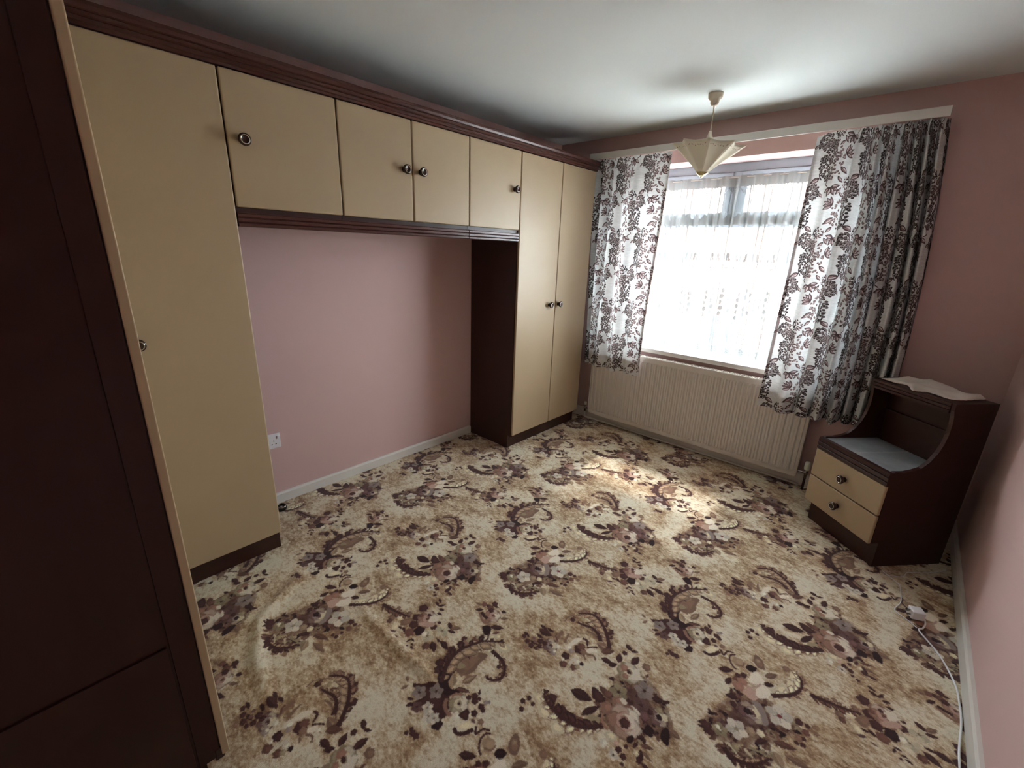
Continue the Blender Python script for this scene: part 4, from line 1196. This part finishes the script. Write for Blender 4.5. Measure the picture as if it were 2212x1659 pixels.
# the shade hangs a little askew
_ax = Vector((math.cos(a0), math.sin(a0), 0))
shade.matrix_local = Matrix.Translation((0, 0, -.25)) @ Matrix.Rotation(math.radians(-4.5), 4, _ax) @ Matrix.Translation((0, 0, .25))
for k in range(NG):
    g = grid_mesh('shade_panel', 12, 10, lambda u, v, k=k: gore_pt(k, u, v), m_shade, shade)
    sd = g.modifiers.new('thickness', 'SOLIDIFY')
    sd.thickness = .0012
# printed leaf garland near the rim
bm = bmesh.new()
for k in range(NG):
    for q in range(7):
        s = .12 + q * .126
        t = .84 + .02 * math.sin(q * 2.3)
        c = gore_pt(k, s, t)
        e = (gore_pt(k, s + .04, t + .025 * (-1) ** q) - c)
        n_ = Vector((c.x, c.y, 0)).normalized() * .0022
        w_ = gore_pt(k, s, t + .03) - c
        bm.faces.new([bm.verts.new(c + n_ + v) for v in (-e, w_ * .5, e, -w_ * .5)])
gar = bm_obj('printed_leaves', bm, m_motif, shade)
gar['kind'] = 'stuff'
lathe('finial', [(.029, ZB_ + .006), (.034, ZB_ + .004), (.033, ZB_ - .002), (.018, ZB_ - .014), (.012, ZB_ - .017), (.006, ZB_ - .020), (.005, ZB_ - .026), (0, ZB_ - .027)], m_brass, shade, 24)

# ------------------------------------------------------------------ sockets, leads and odds and ends
SY0, SZ0, SH = .048, .346, .088
soc = thing('double_socket', 'white double wall socket at the recess edge behind the left wardrobe', 'socket', (XL, SY0, SZ0))
pl = box('plate', (0, 0, 0), (.009, .150, SH), m_whitep, soc, .003)
for k in (0, 1):
    oy = .075 * k + .0385
    box('switch', (.009, oy - .007 + .026 * (1 if k else -1), .056), (.013, oy + .007 + .026 * (1 if k else -1), .074), m_whitep, soc, .0015)
    box('earth_slot', (.0088, oy - .002, .042), (.0094, oy + .002, .050), m_hole, pl)
    box('pin_slot', (.0088, oy - .014, .024), (.0094, oy - .007, .0285), m_hole, pl)
    box('pin_slot', (.0088, oy + .007, .024), (.0094, oy + .014, .0285), m_hole, pl)

loose = thing('castor_cup', 'small black round cup with a silver rim lying on the carpet by the recess skirting', 'castor cup', (-.385, .128, 0.0005))
lathe('cup', [(0, 0), (.026, 0), (.030, .006), (.031, .020), (.028, .024), (.024, .022), (.020, .012), (0, .011)], m_blackp, loose, 26)
lathe('rim', [(.0235, .0215), (.0255, .0255), (.0285, .0255), (.0295, .022)], m_ring, loose, 26)
lathe('boss', [(0, .0105), (.007, .0112), (.007, .019), (0, .020)], m_ring, loose, 16)

chg = thing('phone_charger', 'white cube charger plug with a white lead trailing along the right skirting', 'charger', (2.352, 1.724, 0))
cz = math.radians(25)
pb = box('plug_body', (-.024, -.022, .006), (.024, .022, .046), m_whitep, chg, .005, 3)
pb.rotation_euler = (0, 0, cz)
for yy in (-.011, .011):
    box('pin', (-.040, yy - .002, .022), (-.024, yy + .002, .026), m_chrome, pb)
box('pin', (-.042, -.002, .032), (-.024, .002, .040), m_chrome, pb)
off = Vector((2.352, 1.724, 0))
CAB = [(2.372, 1.733, .022), (2.386, 1.712, .008), (2.380, 1.672, .004), (2.368, 1.640, .004), (2.416, 1.561, .004), (2.447, 1.489, .004), (2.470, 1.401, .004), (2.476, 1.333, .004),
       (2.478, 1.234, .004), (2.468, 1.104, .004), (2.466, 1.0, .004), (2.46, .7, .004), (2.45, .3, .004)]
tube('cable', [Vector(p) - off for p in CAB], .0032, m_whitep, chg)
thin = tube('thin_cord', [(2.225, 2.006, .003), (2.262, 1.972, .003), (2.293, 1.936, .003), (2.302, 1.862, .003), (2.303, 1.793, .003), (2.286, 1.716, .003), (2.335, 1.678, .003), (2.360, 1.648, .0075)], .0022, m_whitep)
tag(thin, 'thin pale cord lying on the carpet between the cabinet and the charger', 'cord')
base_c = tube('telephone_cord', [(2.245, 1.985, .003), (2.300, 2.020, .003), (2.318, 2.080, .003), (2.345, 2.105, .003), (2.392, 2.150, .003), (2.436, 2.205, .003), (2.462, 2.235, .012)], .0022, m_whitep)
tag(base_c, 'thin grey cord along the foot of the bedside cabinet by the right wall', 'cord')
